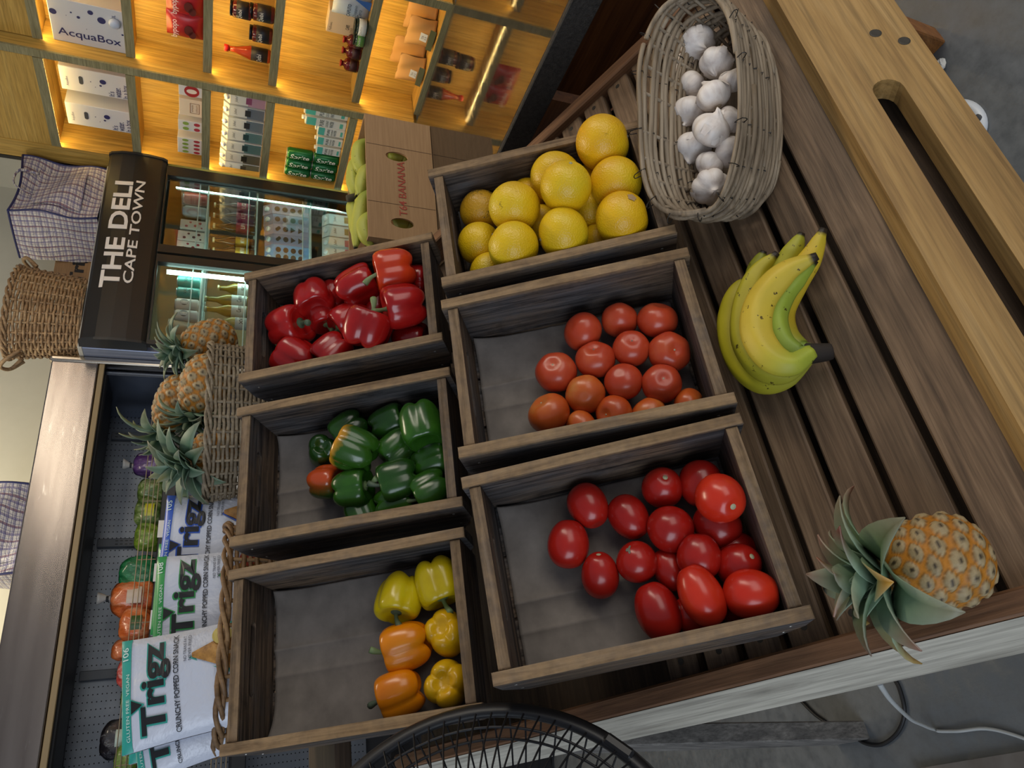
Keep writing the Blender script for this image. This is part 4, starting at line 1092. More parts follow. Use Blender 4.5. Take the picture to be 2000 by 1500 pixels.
def tea(w, c, marks):
    def f(t, h):
        obj('carton', G().box((0, .035, h / 2), (w, .07, h), .001), C(c), t)
        fn = face(-.001)
        if marks == 'ring':
            g = G(); disc(g, 0, h * .45, h * .32, fn); obj('lettering', g, C('#a02a2c'), t)
            g = G(); disc(g, 0, h * .45, h * .13, face(-.0016), ry=h * .22); obj('picture', g, C('#e2d8cf'), t)
        elif marks == 'frame':
            g = G()
            g.prism([(-.3 * w, .12 * h), (.3 * w, .12 * h), (.3 * w, .54 * h), (-.3 * w, .54 * h)], 0, .0006, lambda x, z, y: (x, -y - .0003, z), hole=[(-.28 * w, .15 * h), (.28 * w, .15 * h), (.28 * w, .51 * h), (-.28 * w, .51 * h)]); obj('label_frame', g, C('#8a6a50'), t); g = G()
            text(g, 'simple', w * .4, h * .11, lambda x, z: fn(x, z + h * .42)); text(g, 'colours', w * .45, h * .11, lambda x, z: fn(x, z + h * .25))
            obj('lettering', g, C('#8a6a50'), t)
        else:
            ng = marks
            for r_, cc in ((.68, '#7d9a45'), (.22, '#9c2f3f')):
                g = G()
                for i in range(ng): disc(g, w * (-.5 + (i + .5) / ng), h * r_, w * .32 / ng, fn, ry=h * .13)
                obj('lettering', g, C(cc), t)
    return f
for xt, y, w, c, mk, lb in ((349, 174, .062, '#c9ced6', 'ring', 'small white tea box with a red round emblem'),
    (350, 207, .105, '#d8cbb8', 'frame', 'cream tea box with a framed label'),
    (348, 243, .066, '#c4c9cf', 2, 'white tea box with two pairs of green and red discs'),
    (347, 282, .105, '#c4c9cf', 4, 'white tea box with four pairs of green and red discs')):
    shelf_item(xt, y, 3, KF + .05, tea(w, c, mk), 'tea_box', lb, 'tea box', 'tea boxes in a row under the water cartons')
def milk(c1, c2, lab, brand, w=.066, cap='#dfe2e6'):
    def f(t, h):
        hb = h * .80
        obj('carton', G().box((0, w / 2, hb / 2), (w, w, hb), .002), C(c1, .35), t)
        g = G().prism([(0, hb), (w, hb), (w * .62, h * .93), (w * .38, h * .93)], -w / 2, w / 2, lambda y, z, x: (x, y, z)); obj('gable', g, C(c1, .35), t)
        fn = face(-.0008); g = G(); rect(g, -w * .49, .004, w * .49, hb * .50, fn); obj('colour_band', g, C(c2, .4), t)
        g = G(); text(g, brand, w * .5, hb * .10, lambda x, z: fn(x, z + hb * .82), slant=.3); obj('brand', g, C('#3a3d44'), t)
        g = G(); rect(g, -w * .3, hb * .40, w * .3, hb * .56, face(-.0014)); obj('label', g, C(lab), t)
        obj('cap', G().lathe([(.013, 0), (.013, .012), (.011, .014)], 14, Mat.Translation((0, w * .17, h * .855)) @ Mat.Rotation(.7, 4, 'X')), C(cap, .4), t, smooth=True)
    return f
for xt, y, c2, lab, lb in ((432, 188, '#9d7f96', '#7b3d63', 'long life milk carton with a mauve lower half, first at the top of the row'),
    (430, 212, '#5d6876', '#22262c', 'milk carton with a slate lower half, next to the mauve one'),
    (428, 236, '#5b6a78', '#22262c', 'milk carton with a slate lower half, third in the row'),
    (427, 259, '#4f7076', '#1d3b40', 'milk carton with a teal lower half, fourth in the row'),
    (425, 281, '#4c6c70', '#1d3b40', 'milk carton with a teal lower half, fifth in the row'),
    (423, 302, '#595a4e', '#24251f', 'milk carton with an olive lower half, sixth in the row'),
    (422, 321, '#55564a', '#24251f', 'milk carton with an olive lower half, last at the bottom of the row')):
    shelf_item(xt, y, 4, KF + .04, milk('#b9c0c6', c2, lab, 'Jubul'), 'milk_carton', lb, 'milk carton', 'milk cartons in a row on the shelf')
def soda(r, h):
    def f(t, _h):
        z = f.z
        g = G().lathe([(r * .78, z), (r * .98, z + h * .05), (r, z + h * .09), (r, z + h * .90), (r * .82, z + h * .97)], 24); obj('can_body', g, C('#14602c', .25, .3), t, smooth=True)
        obj('can_lid', G().lathe([(r * .82, z + h * .965), (r * .84, z + h * .985), (r * .76, z + h)], 24), C('#a9adb0', .3, .8), t, smooth=True)
        g = G(); q_ = cyl(r * 1.012)
        fn = lambda x, y: q_(y, z + h * .5 - x)
        text(g, 'Sprite', h * .72, r * 1.15, fn, bold=.02, slant=.2); obj('brand', g, C('#dfe6dc', .4), t)
    return f
for xt, y, row, lb in ((0, 287, 1, 'upper green soda can at the top of the stacked cans'), (0, 309, 1, 'upper green soda can in the middle of the stacked cans'), (0, 331, 1, 'upper green soda can at the bottom of the stacked cans'),
    (0, 293, 0, 'lower green soda can at the top of the stacked cans'), (0, 315, 0, 'lower green soda can in the middle of the stacked cans'), (0, 337, 0, 'lower green soda can at the bottom of the stacked cans')):
    hc = .137; f = soda(.0305, hc); f.z = 0
    kk = KF + .055; p = bg(612, y, k=kk)
    t = thing('soda_can', lb, 'soda can', SHM(BAYS[0][0] - .042 - .0635 * (2 - (0, 1, 2)[[287, 309, 331, 293, 315, 337].index(y) % 3]), kk, BZ[5] + .0005 + row * (hc + .0005)), 'green soda cans stacked two high')
    f(t, hc)
def coco(t, h):
    w = .052; hb = h * .93
    obj('carton', G().box((0, w / 2, hb / 2), (w, w, hb), .003), C('#cfd6d4', .35), t)
    fn = face(-.0008); g = G(); rect(g, -w * .48, hb * .74, w * .48, hb * .96, fn); obj('label', g, C('#4fb0a6'), t); g = G(); rect(g, -w * .3, hb * .08, w * .3, hb * .16, fn); obj('small_label', g, C('#4fb0a6'), t)
    g = G()
    for s_, z, hh in (('PURE', .60, .10), ('COCONUT', .47, .06), ('WATER', .36, .09)): text(g, s_, w * .8, hb * hh, lambda x, zz, z=z: fn(x, zz + hb * z), bold=.015)
    obj('lettering', g, C('#3c4a4c'), t)
    obj('cap', G().lathe([(.011, hb), (.011, h), (.009, h + .001)], 14, Mat.Translation((0, w * .4, 0))), C('#e3e6e4', .4), t, smooth=True)
for xt, y, kk, lb in ((588, 212, .05, 'tall coconut water carton at the top of the row'), (590, 233, .05, 'second tall coconut water carton from the top of the row'),
    (616, 254, .045, 'short coconut water carton right below the tall ones'), (615, 273, .045, 'short coconut water carton with a pale front, fourth in the row'),
    (614, 292, .045, 'short coconut water carton third from the soda cans')):
    p = bg(xt, y, k=KF + kk)
    shelf_item(xt, y, 5, KF + kk, coco, 'coconut_water_carton', lb, 'drink carton', 'coconut water cartons beside the soda cans')
# bay 2
DK = .045
def bag_red(t, h):
    w = .125
    g = G().sheet(lambda a, b: ((a - .5) * w, .035 - .035 * (math.sin(PI * a) ** .5) * (math.sin(PI * min(1, b * 1.05)) ** .4 if b < .95 else .15), b * h), 14, 14)
    g.sheet(lambda a, b: ((.5 - a) * w, .036 + .03 * (math.sin(PI * a) ** .5) * math.sin(PI * b), b * h), 8, 8); obj('pouch', g, C('#9c1c22', .3), t, smooth=True)
    g = G(); fn = face(-.0025); text(g, 'bypopo', w * .72, h * .20, lambda x, z: fn(x, z + h * .76), bold=.01); obj('brand', g, C('#e8d9d4'), t)
    g = G(); disc(g, 0, h * .40, w * .2, fn, ry=h * .12); disc(g, -.02, h * .3, w * .15, fn, ry=h * .1); obj('picture', g, C('#5a1a14'), t)
shelf_item(324, 50, 3, KF + .06, bag_red, 'red_pouch', 'red printed pouch standing on the shelf beside the big water carton', 'pouch', 'red pouches')
shelf_item(323, 4, 3, KF + .06, bag_red, 'red_pouch', 'red printed pouch at the top edge of the photo, mostly out of view', 'pouch', 'red pouches')
def jar(lid, body, band):
    def f(t, h):
        r = .036
        obj('glass_jar', G().lathe([(r * .9, 0), (r, .006), (r, h * .82), (r * .85, h * .88)], 22), C(body, .15), t, smooth=True)
        obj('lid', G().lathe([(r * .9, h * .87), (r * .92, h * .99), (r * .85, h)], 22), C(lid, .3, .5), t, smooth=True)
        g = G().lathe([(r * 1.01, h * .14), (r * 1.012, h * .70)], 22); obj('label', g, C(band, .5), t, smooth=True)
        g = G(); c = cyl(r * 1.03); text(g, 'Qebi', r * 1.3, h * .2, lambda x, z: c(x, z + h * .52), bold=.01); obj('brand', g, C('#d8d2c4'), t)
    return f
for xt, y, b, kk, lb in ((487, 62, 4, .07, 'dark preserve jar next to the red bottle'), (488, 20, 4, .06, 'dark preserve jar at the front of the stacked pair'), ):
    shelf_item(xt, y, b, KF + kk, jar('#16161a', '#5a1f1c', '#1b1a22'), 'preserve_jar', lb, 'jar', 'dark preserve jars')
t = thing('preserve_jar', 'dark preserve jar stacked on top of another at the photo edge', 'jar', SHM(bg(470, 16, k=KF + .115).y, KF + .105, BZ[4] + .0945 + .001), 'dark preserve jars'); jar('#16161a', '#5a1f1c', '#1b1a22')(t, .09)
def sauce(r, glass, cap, label, brand, neck=.45, lab=(.06, .42), bc='#d8d2c4'):
    def f(t, h):
        obj('glass_bottle', G().lathe([(r * .9, 0), (r, .006), (r, h * neck), (r * .8, h * (neck + .1)), (r * .42, h * .78), (r * .36, h * .90)], 20), C(glass, .12), t, smooth=True)
        obj('cap', G().lathe([(r * .50, h * .90), (r * .52, h * .99), (r * .44, h)], 16), C(cap, .35), t, smooth=True)
        obj('label', G().lathe([(r * 1.012, h * lab[0]), (r * 1.012, h * lab[1])], 20), C(label, .5), t, smooth=True)
        if brand:
            g = G(); c = cyl(r * 1.03); text(g, brand, r * 1.4, h * .12, lambda x, z: c(x, z + h * (lab[0] + lab[1]) / 2)); obj('brand', g, C(bc), t)
    return f
shelf_item(438, 92, 4, KF + .08, sauce(.031, '#a33a18', '#c8201c', '#1d1a20', 'Qebi'), 'sauce_bottle', 'red sauce bottle with a black label and red cap', 'bottle')
for xt, y, lb in ((670, 76, 'short dark red bottle nearest the green topped jar'), (668, 97, 'short dark red bottle in the middle of three'), (664, 122, 'short dark red bottle, lowest of the row of three'), (676, 68, 'short dark red bottle partly behind the others')):
    shelf_item(xt, y, 5, KF + (.05 if xt < 675 else .12), sauce(.030, '#5e1712', '#a52016', '#3a1210', '', .62, (.1, .5)), 'sauce_bottle', lb, 'bottle', 'short dark red sauce bottles')
shelf_item(690, 72, 5, KF + .03, jar('#1c2a20', '#2c4030', '#5f8f45'), 'preserve_jar', 'small jar with a green and white label in front of the red bottles', 'jar')
shelf_item(692, 50, 5, KF + .03, jar('#1c2a20', '#26352c', '#e0e4dc'), 'preserve_jar', 'small dark jar with a white label above the green one', 'jar')
def follow(t, h):
    w = .115
    obj('carton', G().box((0, .04, h / 2), (w, .08, h), .003), C('#cbb79a'), t)
    g = G(); fn = face(-.001); text(g, 'Fellows', w * .36, h * .07, lambda x, z: fn(x - w * .2, z + h * .9)); text(g, 'CAFE', w * .22, h * .1, lambda x, z: fn(x - w * .1, z + h * .45), bold=.02); text(g, '[250]', w * .22, h * .08, lambda x, z: fn(x - w * .2, z + h * .33))
    for i in range(4): rect(g, w * .15, h * (.12 + .04 * i), w * .4, h * (.13 + .04 * i), fn)
    obj('lettering', g, C('#3a332c'), t)
shelf_item(640, 40, 5, KF + .10, follow, 'carton', 'tan printed carton standing behind the small jars', 'carton')
def salt(t, h):
    w = .12
    g = G().sheet(lambda a, b: ((a - .5) * w, .03 - .035 * math.sin(PI * a) ** .6 * math.sin(PI * b) ** .5, b * h), 12, 12); g.sheet(lambda a, b: ((.5 - a) * w, .031 + .02 * math.sin(PI * a) * math.sin(PI * b), b * h), 8, 8)
    obj('bag', g, C('#b4c3d2', .3), t, smooth=True)
    fn = face(-.008); g = G(); text(g, 'CAPUTO', w * .5, h * .10, lambda x, z: fn(x - w * .05, z + h * .58), bold=.02); text(g, 'Doppio', w * .5, h * .10, lambda x, z: fn(x - w * .05, z + h * .40), slant=.2); text(g, 'Zero', w * .34, h * .10, lambda x, z: fn(x - w * .1, z + h * .28), slant=.2); obj('lettering', g, C('#3b4a63'), t)
    g = G(); g.add([fn(w * .1, h * .02), fn(w * .46, h * .02), fn(w * .46, h * .5)], [(0, 1, 2)]); obj('blue_corner', g, C('#3a66ad'), t)
shelf_item(652, 8, 5, KF + .05, salt, 'flour_bag', 'pale blue printed flour bag at the top edge of the photo', 'bag')
def stand_pouch(w, h, label):
    def f(t, _):
        def fn(a, b): return ((a - .5) * w * (1 - .03 * math.sin(PI * b)), .045 - .05 * (math.sin(PI * a) ** .6) * max(0, 1 - b) ** .7 * (.4 + .6 * (b > .02)) + .006 * math.sin(9 * a + 5 * b), b * h)
        g = G().sheet(fn, 16, 18); g.sheet(lambda a, b: ((.5 - a) * w, .047 + .03 * math.sin(PI * a) * max(0, 1 - b), b * h), 8, 8)
        obj('paper_pouch', g, C('#b98d55', .6), t, smooth=True)
        if label:
            g = G(); yy = lambda z: .045 - .05 * (1 - z / h) ** .7 - .006
            rect(g, -.02, h * .30, .022, h * .55, lambda x, z: (x, yy(z), z)); obj('label', g, C('#d9dde0'), t)
            g = G(); text(g, 'TEA', .02, h * .07, lambda x, z: (x, yy(z + h * .46) - .001, z + h * .46)); text(g, '2.5', .018, h * .06, lambda x, z: (x, yy(z + h * .36) - .001, z + h * .36)); obj('lettering', g, C('#3c4048'), t)
            g = G(); rect(g, -w * .36, h * .05, w * .36, h * .26, lambda x, z: (x, yy(z), z)); obj('window', g, C('#5d6146', .2), t)
    return f
for xt, y, kk, lab, lb in ((795, 35, .16, 0, 'kraft paper pouch at the back, top of the group'), (797, 68, .06, 1, 'kraft paper pouch with white label, upper front one'), (768, 105, .17, 0, 'kraft paper pouch at the back in the middle of the group'), (778, 140, .05, 1, 'kraft paper pouch with white label, lower front one')):
    p = bg(xt, y, k=KF + kk * .6 + .06); z = BZ[6] + .001
    t = thing('paper_pouch', lb, 'pouch', SHM(p.y, KF + kk * .6 + .06, z), 'kraft paper pouches on the lowest shelf'); stand_pouch(.15, max(.12, p.z - z), lab)(t, 0)
# ------------------------------------------------------------------ drinks fridge
FS = 2.718 * BK; K0, K1 = 1.80, 2.870; KM0, KM1 = 1.985 * BK, 2.035 * BK
ZT, ZS, ZD = zb(2.063), zb(1.836), .16
M_fblk = plain('fridge_black', '#1a1919', .4); M_fside = plain('fridge_side_steel', '#8089a0', .3, .5)
M_fin = plain('fridge_liner', '#a58e6c', .5); M_rack = plain('white_coated_wire', '#d5e2dc', .35)
M_tube = plain('cool_led_tube', '#d5fff2', .5, emit=14)
q = N('door_glass'); gl = q.n('BsdfGlossy'); gl.inputs['Roughness'].default_value = .015
tr = q.n('BsdfTransparent'); tr.inputs[0].default_value = (.93, .97, .96, 1); fr_ = q.n('Fresnel'); fr_.inputs[0].default_value = 1.5
mx = q.n('MixShader'); q.l(fr_.outputs[0], mx.inputs[0]); q.l(tr.outputs[0], mx.inputs[1]); q.l(gl.outputs[0], mx.inputs[2]); q.l(mx.outputs[0], q.out.inputs[0])
M_glass = q.mat
fr = thing('drinks_fridge', 'black glass door drinks fridge with a lettered sign board on top', 'fridge', WALL)
FD_ = .66; FB = FS + FD_
obj('side_panel', G().box((K0 + .02, FS + .03 + FD_ / 2, (ZT + .05) / 2), (.04, FD_ - .06, ZT - .06), .003), M_fside, fr)
obj('side_panel', G().box((K1 - .02, FS + .03 + FD_ / 2, (ZT + .05) / 2), (.04, FD_ - .06, ZT - .06), .003), M_fblk, fr)
obj('back_panel', G().box(((K0 + K1) / 2, FB - .02, (ZT + .05) / 2), (K1 - K0 - .08, .03, ZT - .06)), M_fin, fr)
obj('top_panel', G().box(((K0 + K1) / 2, FS + FD_ / 2 + .03, ZT + .003), (K1 - K0, FD_ - .06, .02), .003), plain('dusty_white_top', '#a9a79e', .7, var=.35), fr)
obj('base_panel', G().box(((K0 + K1) / 2, FS + FD_ / 2, .10), (K1 - K0 - .01, FD_ - .05, .16), .004), M_fblk, fr)
cn = [(0, 0), (-.012, .02), (-.020, .08), (-.022, .14), (-.016, .20), (.0, ZT - ZS - .012), (.012, ZT - ZS), (.05, ZT - ZS), (.05, 0)]
sg = obj('sign_board', G().prism([(FS + a, ZS + b) for a, b in cn], K0 + .012, K1 + .028, lambda y, z, x: (x, y, z)), M_fblk, fr)
for a, b in ((K0, K0 + .013), (K1 + .027, K1 + .040)):
    obj('end_cap', G().prism([(FS + (p - .006 if p < .04 else p), ZS + r_ + (.004 if r_ > .1 else -.004)) for p, r_ in cn], a, b, lambda y, z, x: (x, y, z)), plain('dark_grey_cap_plastic', '#26282a', .35), sg)
def sgy(z):
    h = max(0, min(ZT - ZS, z - ZS)); P = cn[:6]
    for (a0, b0), (a1, b1) in zip(P, P[1:]):
        if b0 <= h <= b1: return FS + lerp(a0, a1, (h - b0) / (b1 - b0)) - .0025
    return FS - .003
M_let = plain('white_sign_lettering', '#ded9d4', .5)
def sign_text(s, p0, p1, p2, p3, bold):
    a, b = bg(*p0, s=FS - .02), bg(*p1, s=FS - .02); c, d = bg(*p2, s=FS - .02), bg(*p3, s=FS - .02)
    k0, k1 = (a.x + b.x) / 2, (c.x + d.x) / 2; zt_, zb_ = (a.z + c.z) / 2, (b.z + d.z) / 2
    g = G(); text(g, s, k1 - k0, zt_ - zb_, lambda x, z: ((k0 + k1) / 2 + x, sgy((zt_ + zb_) / 2 + z), (zt_ + zb_) / 2 + z), bold=bold)
    o = obj('lettering', g, M_let, sg)
    m = o.modifiers.new('raised', 'SOLIDIFY'); m.thickness = .0015; m.offset = 1
sign_text('THE DELI', (193, 565), (231, 558), (224, 351), (262, 357), .022)
sign_text('CAPE TOWN', (240, 556), (261, 552), (265, 353), (283, 357), .010)
DZ = (ZD + ZS) / 2; DH = ZS - ZD - .008
for a, b in ((K0 + .002, KM0 + .022), (KM1 - .022, K1 - .002)):
    g = G(); fw_l = .022 if a < KM0 else .045; fw_r = .045 if a < KM0 else .062
    d = obj('door', G().prism([(a, DZ - DH / 2), (b, DZ - DH / 2), (b, DZ + DH / 2), (a, DZ + DH / 2)], FS - .012, FS + .022, lambda x, z, y: (x, y, z),
        hole=[(a + fw_l, DZ - DH / 2 + .05), (b - fw_r, DZ - DH / 2 + .05), (b - fw_r, DZ + DH / 2 - .008), (a + fw_l, DZ + DH / 2 - .008)]), M_fblk, fr)
    obj('glass', G().box(((a + fw_l + b - fw_r) / 2, FS + .004, DZ), (b - a - fw_l - fw_r, .004, DH - .04)), M_glass, d)
SHZ = []
for x, y in ((401, 440), (499, 450), (605, 450), (712, 420)): SHZ.append(bg(x, y, s=FS + .06).z)
SHZ.append(SHZ[-1] - .26)
for z in SHZ:
    g = G()
    for i in range(34): g.tube([(lerp(K0 + .06, K1 - .06, i / 33), FS + .055, z - .004), (lerp(K0 + .06, K1 - .06, i / 33), FB - .07, z - .004)], .0022, 5)
    for yy, zz, r in ((.05, 0, .004), (.05, .042, .003), (.3, -.006, .004), (FD_ - .08, -.006, .004)): g.tube([(K0 + .045, FS + yy, z + zz - .004), (K1 - .045, FS + yy, z + zz - .004)], r, 6)
    obj('wire_shelf', g, M_rack, fr)
for kk in (KM0 - .035, KM1 + .03, K1 - .085):
    obj('light_tube', G().tube([(kk, FS + .05, ZD + .2), (kk, FS + .05, ZS - .05)], .011 if kk < KM0 else .003, 10), M_tube, fr, smooth=True)
def fridge_item(x_top, y_mid, si, dy, fn, name, label, cat, group=None, hmin=.05, kk=None):
    s = FS + dy; p = bg(x_top, y_mid, s=s); z = SHZ[si]
    t = thing(name, label, cat, FRM(p.x if kk is None else kk, s, z + .0002), group); fn(t, max(hmin, p.z - z)); return t
def drinkcan(c, emblem=None, r=.031):
    def f(t, h):
        obj('can_body', G().lathe([(r * .78, 0), (r, h * .07), (r, h * .90), (r * .82, h * .97)], 22), C(c, .3), t, smooth=True)
        obj('can_lid', G().lathe([(r * .82, h * .965), (r * .84, h * .985), (r * .76, h)], 22), C('#a9adb0', .3, .8), t, smooth=True)
        q_ = cyl(r * 1.012); g = G()
        if emblem == 'round':
            disc(g, 0, h * .60, r * .58, q_); obj('emblem', g, C('#3c3f45'), t); g = G(); q2 = cyl(r * 1.03); disc(g, 0, h * .60, r * .2, q2); obj('emblem_centre', g, C('#d5d5d0'), t)
            g = G(); rect(g, -r * .9, h * .1, r * .9, h * .30, q_); obj('band', g, C('#54606c'), t)
        elif emblem == 'arch':
            text(g, 'VALI', r * 1.2, h * .14, lambda x, z: q_(x, z + h * .62), bold=.02); disc(g, 0, h * .38, r * .35, q_); obj('lettering', g, C('#1d4f4a'), t)
    return f
def tetra(c, dots, w=.062):
    def f(t, h):
        obj('carton', G().box((0, w * .35, h / 2), (w, w * .7, h), .002), C(c), t)
        g = G(); fn = face(-.001)
        for i, (x, z, r) in enumerate(((-.2, .75, .12), (.22, .6, .1), (-.1, .4, .13), (.2, .22, .12), (-.28, .15, .08))): disc(g, x * w, z * h, r * w, fn)
        obj('fruit_print', g, C(dots), t)
    return f
def glassbottle(glass, label, cap, brand='', r=.030, bc='#3a2a1a', lab=(.14, .46)):
    def f(t, h):
        obj('glass_bottle', G().lathe([(r * .9, 0), (r, .006), (r, h * .52), (r * .85, h * .60), (r * .45, h * .74), (r * .38, h * .95)], 20), C(glass, .1), t, smooth=True)
        obj('cap', G().lathe([(r * .46, h * .95), (r * .46, h * .99), (r * .40, h)], 14), C(cap, .35), t, smooth=True)
        obj('label', G().lathe([(r * 1.012, h * lab[0]), (r * 1.012, h * lab[1])], 20), C(label, .5), t, smooth=True)
        if brand:
            g = G(); q_ = cyl(r * 1.03); text(g, brand, r * 1.3, h * .10, lambda x, z: q_(x, z + h * (lab[0] + lab[1]) / 2), bold=.01); obj('brand', g, C(bc), t)
    return f
def gable(c, mark, w=.07):
    def f(t, h):
        hb = h * .80
        obj('carton', G().box((0, w / 2, hb / 2), (w, w, hb), .002), C(c, .4), t)
        obj('gable', G().prism([(0, hb), (w, hb), (w * .55, h * .98), (w * .45, h * .98)], -w / 2, w / 2, lambda y, z, x: (x, y, z)), C(c, .4), t)
        obj('cap', G().lathe([(.014, 0), (.014, .012), (.012, .014)], 14, Mat.Translation((0, w * .24, hb + h * .08)) @ Mat.Rotation(.6, 4, 'X')), C('#e4ebe6', .4), t, smooth=True)
        fn = face(-.001)
        for i in range(4):
            g = G(); z = hb * (.86 - .21 * i)
            if mark == 'discs' or i == 1: disc(g, 0, z, w * .25, fn, ry=hb * .075)
            elif i == 0: disc(g, -w * .06, z + hb * .02, w * .17, fn, ry=hb * .05); disc(g, w * .08, z - hb * .025, w * .17, fn, ry=hb * .05)
            else: g.add([fn(-w * .28, z + hb * .07), fn(0, z - hb * .07), fn(w * .28, z + hb * .07)], [(0, 1, 2)])
            obj('emblem', g, C('#4b3324'), t)
    return f
FG = 'drinks behind the right fridge door'
for x, y, fnn, lb in ((345, 478, tetra('#cfcabf', '#8f2a33'), 'small white juice carton with red fruit print, nearest the door frame'), (347, 458, tetra('#cfcabf', '#4a2b2a'), 'small white juice carton with dark fruit print on the top fridge shelf'),
    (352, 436, tetra('#c9c6c0', '#a84a56'), 'white juice carton with pink print on the top fridge shelf'), (358, 412, drinkcan('#8d9192'), 'grey can with no emblem on the top fridge shelf'), (358, 386, drinkcan('#a3352c'), 'red can on the top fridge shelf, nearest the wall shelving')):
    fridge_item(x, y, 0, .10, fnn, 'juice_carton' if 'carton' in lb else 'drink_can', lb, 'drink carton' if 'carton' in lb else 'can', FG)
for x, y, c, lab, br, lb in ((415, 488, '#5a3316', '#c79a2a', 'MIYNKO', 'brown bottle with a yellow label next to the dark door frame'), (415, 468, '#5a3316', '#c79a2a', 'MIYNKO', 'brown bottle with a yellow label, second from the dark door frame'),
    (416, 440, '#43280f', '#a1273a', 'LIPA', 'brown bottle with a crimson label beside the yellow labelled ones'), (416, 420, '#43280f', '#9a2038', 'L123', 'brown bottle with a red label, second from the wall shelving'), (418, 400, '#43280f', '#9a2038', 'L123', 'brown bottle with a red label, nearest the wall shelving')):
    fridge_item(x, y, 1, .10, glassbottle(c, lab, '#cdbb92', br, .030, '#e8dcc2'), 'drink_bottle', lb, 'bottle', FG)
for x, y, c, mk, lb in ((516, 498, '#8fb4d8', 'discs', 'pale blue milk carton with brown discs, half hidden by the pepper crate'), (516, 484, '#86b3e4', 'discs', 'bright blue milk carton with four brown discs'), (516, 463, '#8e93b4', 'fancy', 'lilac milk carton with brown triangles below the other lilac one'), (515, 443, '#9a9dbb', 'fancy', 'lilac milk carton with brown triangles in the middle of the shelf'), (514, 424, '#7f86a0', 'discs', 'dull blue milk carton with faint brown discs'), (513, 404, '#9c8f9b', 'discs', 'mauve milk carton nearest the wall shelving')):
    fridge_item(x, y, 2, .10, gable(c, mk), 'milk_carton', lb, 'milk carton', FG)
for x, y, lab, lb in ((625, 488, '#c05a6c', 'white carton with a pink label low in the fridge, by the pepper crate'), (625, 470, '#c05a6c', 'white carton with a pink label low in the fridge, second from the crate'), (625, 447, '#94793c', 'white carton with a gold label low in the fridge, second from the right'), (625, 424, '#94793c', 'white carton with a gold label low in the fridge, nearest the banana box')):
    fridge_item(x, y, 3, .10, milk('#cfd3d0', '#d8cfc4', lab, 'Jubul', .075), 'milk_carton', lb, 'milk carton', FG)
FG2 = 'drinks behind the left fridge door'
for x, y, fnn, nm, ct, lb in ((346, 549, drinkcan('#3f8f86', 'arch'), 'drink_can', 'can', 'teal can on the top shelf, closest to the bright light tube'), (344, 572, drinkcan('#3f8f86', 'arch'), 'drink_can', 'can', 'teal can on the top shelf, beside the white cans'),
    (341, 594, drinkcan('#c9c9c4', 'round'), 'drink_can', 'can', 'white can with a round emblem next to a teal can'), (340, 616, drinkcan('#c4c6c6', 'round'), 'drink_can', 'can', 'white can with a round emblem next to the plastic cups')):
    fridge_item(x, y, 0, .10, fnn, nm, lb, ct, FG2)
def cups(t, h):
    for i in range(1): obj('cup', G().lathe([(.026, 0), (.036, h * .8), (.038, h * .8), (.038, h * .84), (.035, h * .84), (.025, .004)], 22), C('#b8a890', .2), t, smooth=True)
    for i in range(4): obj('cup_rim', G().lathe([(.038, h * (.84 + .04 * i)), (.039, h * (.86 + .04 * i)), (.038, h * (.875 + .04 * i))], 22), C('#c9bca6', .2), t, smooth=True)
fridge_item(328, 638, 0, .10, cups, 'cup_stack', 'stack of clear plastic cups on the top left fridge shelf', 'cups', FG2)
for x, y, c, lab, br, lb in ((425, 562, '#6f5a20', '#d8dcd6', 'SOL', 'short clear beer bottle with a round white label'), (399, 583, '#8a7424', '#cfd2cc', 'Cerona', 'clear beer bottle with pale label, upper one of two'), (399, 603, '#8a7424', '#cfd2cc', 'Cerona', 'clear beer bottle with pale label, lower one of two'),
    (417, 628, '#a59a5c', '#c9cdc9', 'XVI', 'pale bottle with a large printed label, partly hidden by a pineapple')):
    fridge_item(x, y, 1, .10, glassbottle(c, lab, '#b9b18a', br, .031, '#3b3a34', (.12, .44)), 'beer_bottle', lb, 'bottle', FG2)

# ------------------------------------------------------------------ open display chiller
CS = 2.84 * BK; f_ = .9575 * BK
zc_ = lambda z: EYE.z + (z - 1.55) * f_
M_steel = N('brushed_steel'); _f = M_steel.noise(M_steel.coord((1, 1, 14)), 1.5, 3, .5); _b = M_steel.noise(M_steel.coord((5, 5, 30)), 1.5, 5, .75)
M_steel.col(M_steel.mix(M_steel.ramp(_b, [(.62, 0.0), (.7, .5)]), M_steel.ramp(_f, [(.3, '#857b73'), (.7, '#9b9188')]), '#b5aea6')).set(Metallic=1.0, Roughness=.22)
M_steel.b.inputs['Anisotropic'].default_value = .55; tg = M_steel.n('Tangent', direction_type='RADIAL', axis='Z'); M_steel.l(tg.outputs[0], M_steel.b.inputs['Tangent']); M_steel = M_steel.mat
M_cdark = plain('chiller_dark_plastic', '#17181b', .45); M_cgrey = plain('chiller_grey', '#4a4d52', .4, .3); M_trim = plain('tan_trim', '#8d7a58', .5)
q = N('perforated_panel'); tc = q.n('TexCoord'); sp = q.n('SeparateXYZ'); q.l(tc.outputs['Object'], sp.inputs[0])
def frac(ax, per, duty):
    m = q.n('Math', operation='MULTIPLY'); m.inputs[1].default_value = 1 / per; q.l(sp.outputs[ax], m.inputs[0])
    f2 = q.n('Math', operation='FRACT'); q.l(m.outputs[0], f2.inputs[0]); l2 = q.n('Math', operation='LESS_THAN'); l2.inputs[1].default_value = duty; q.l(f2.outputs[0], l2.inputs[0]); return l2.outputs[0]
mm = q.n('Math', operation='MULTIPLY'); q.l(frac(0, .030, .16), mm.inputs[0]); q.l(frac(2, .018, .26), mm.inputs[1])
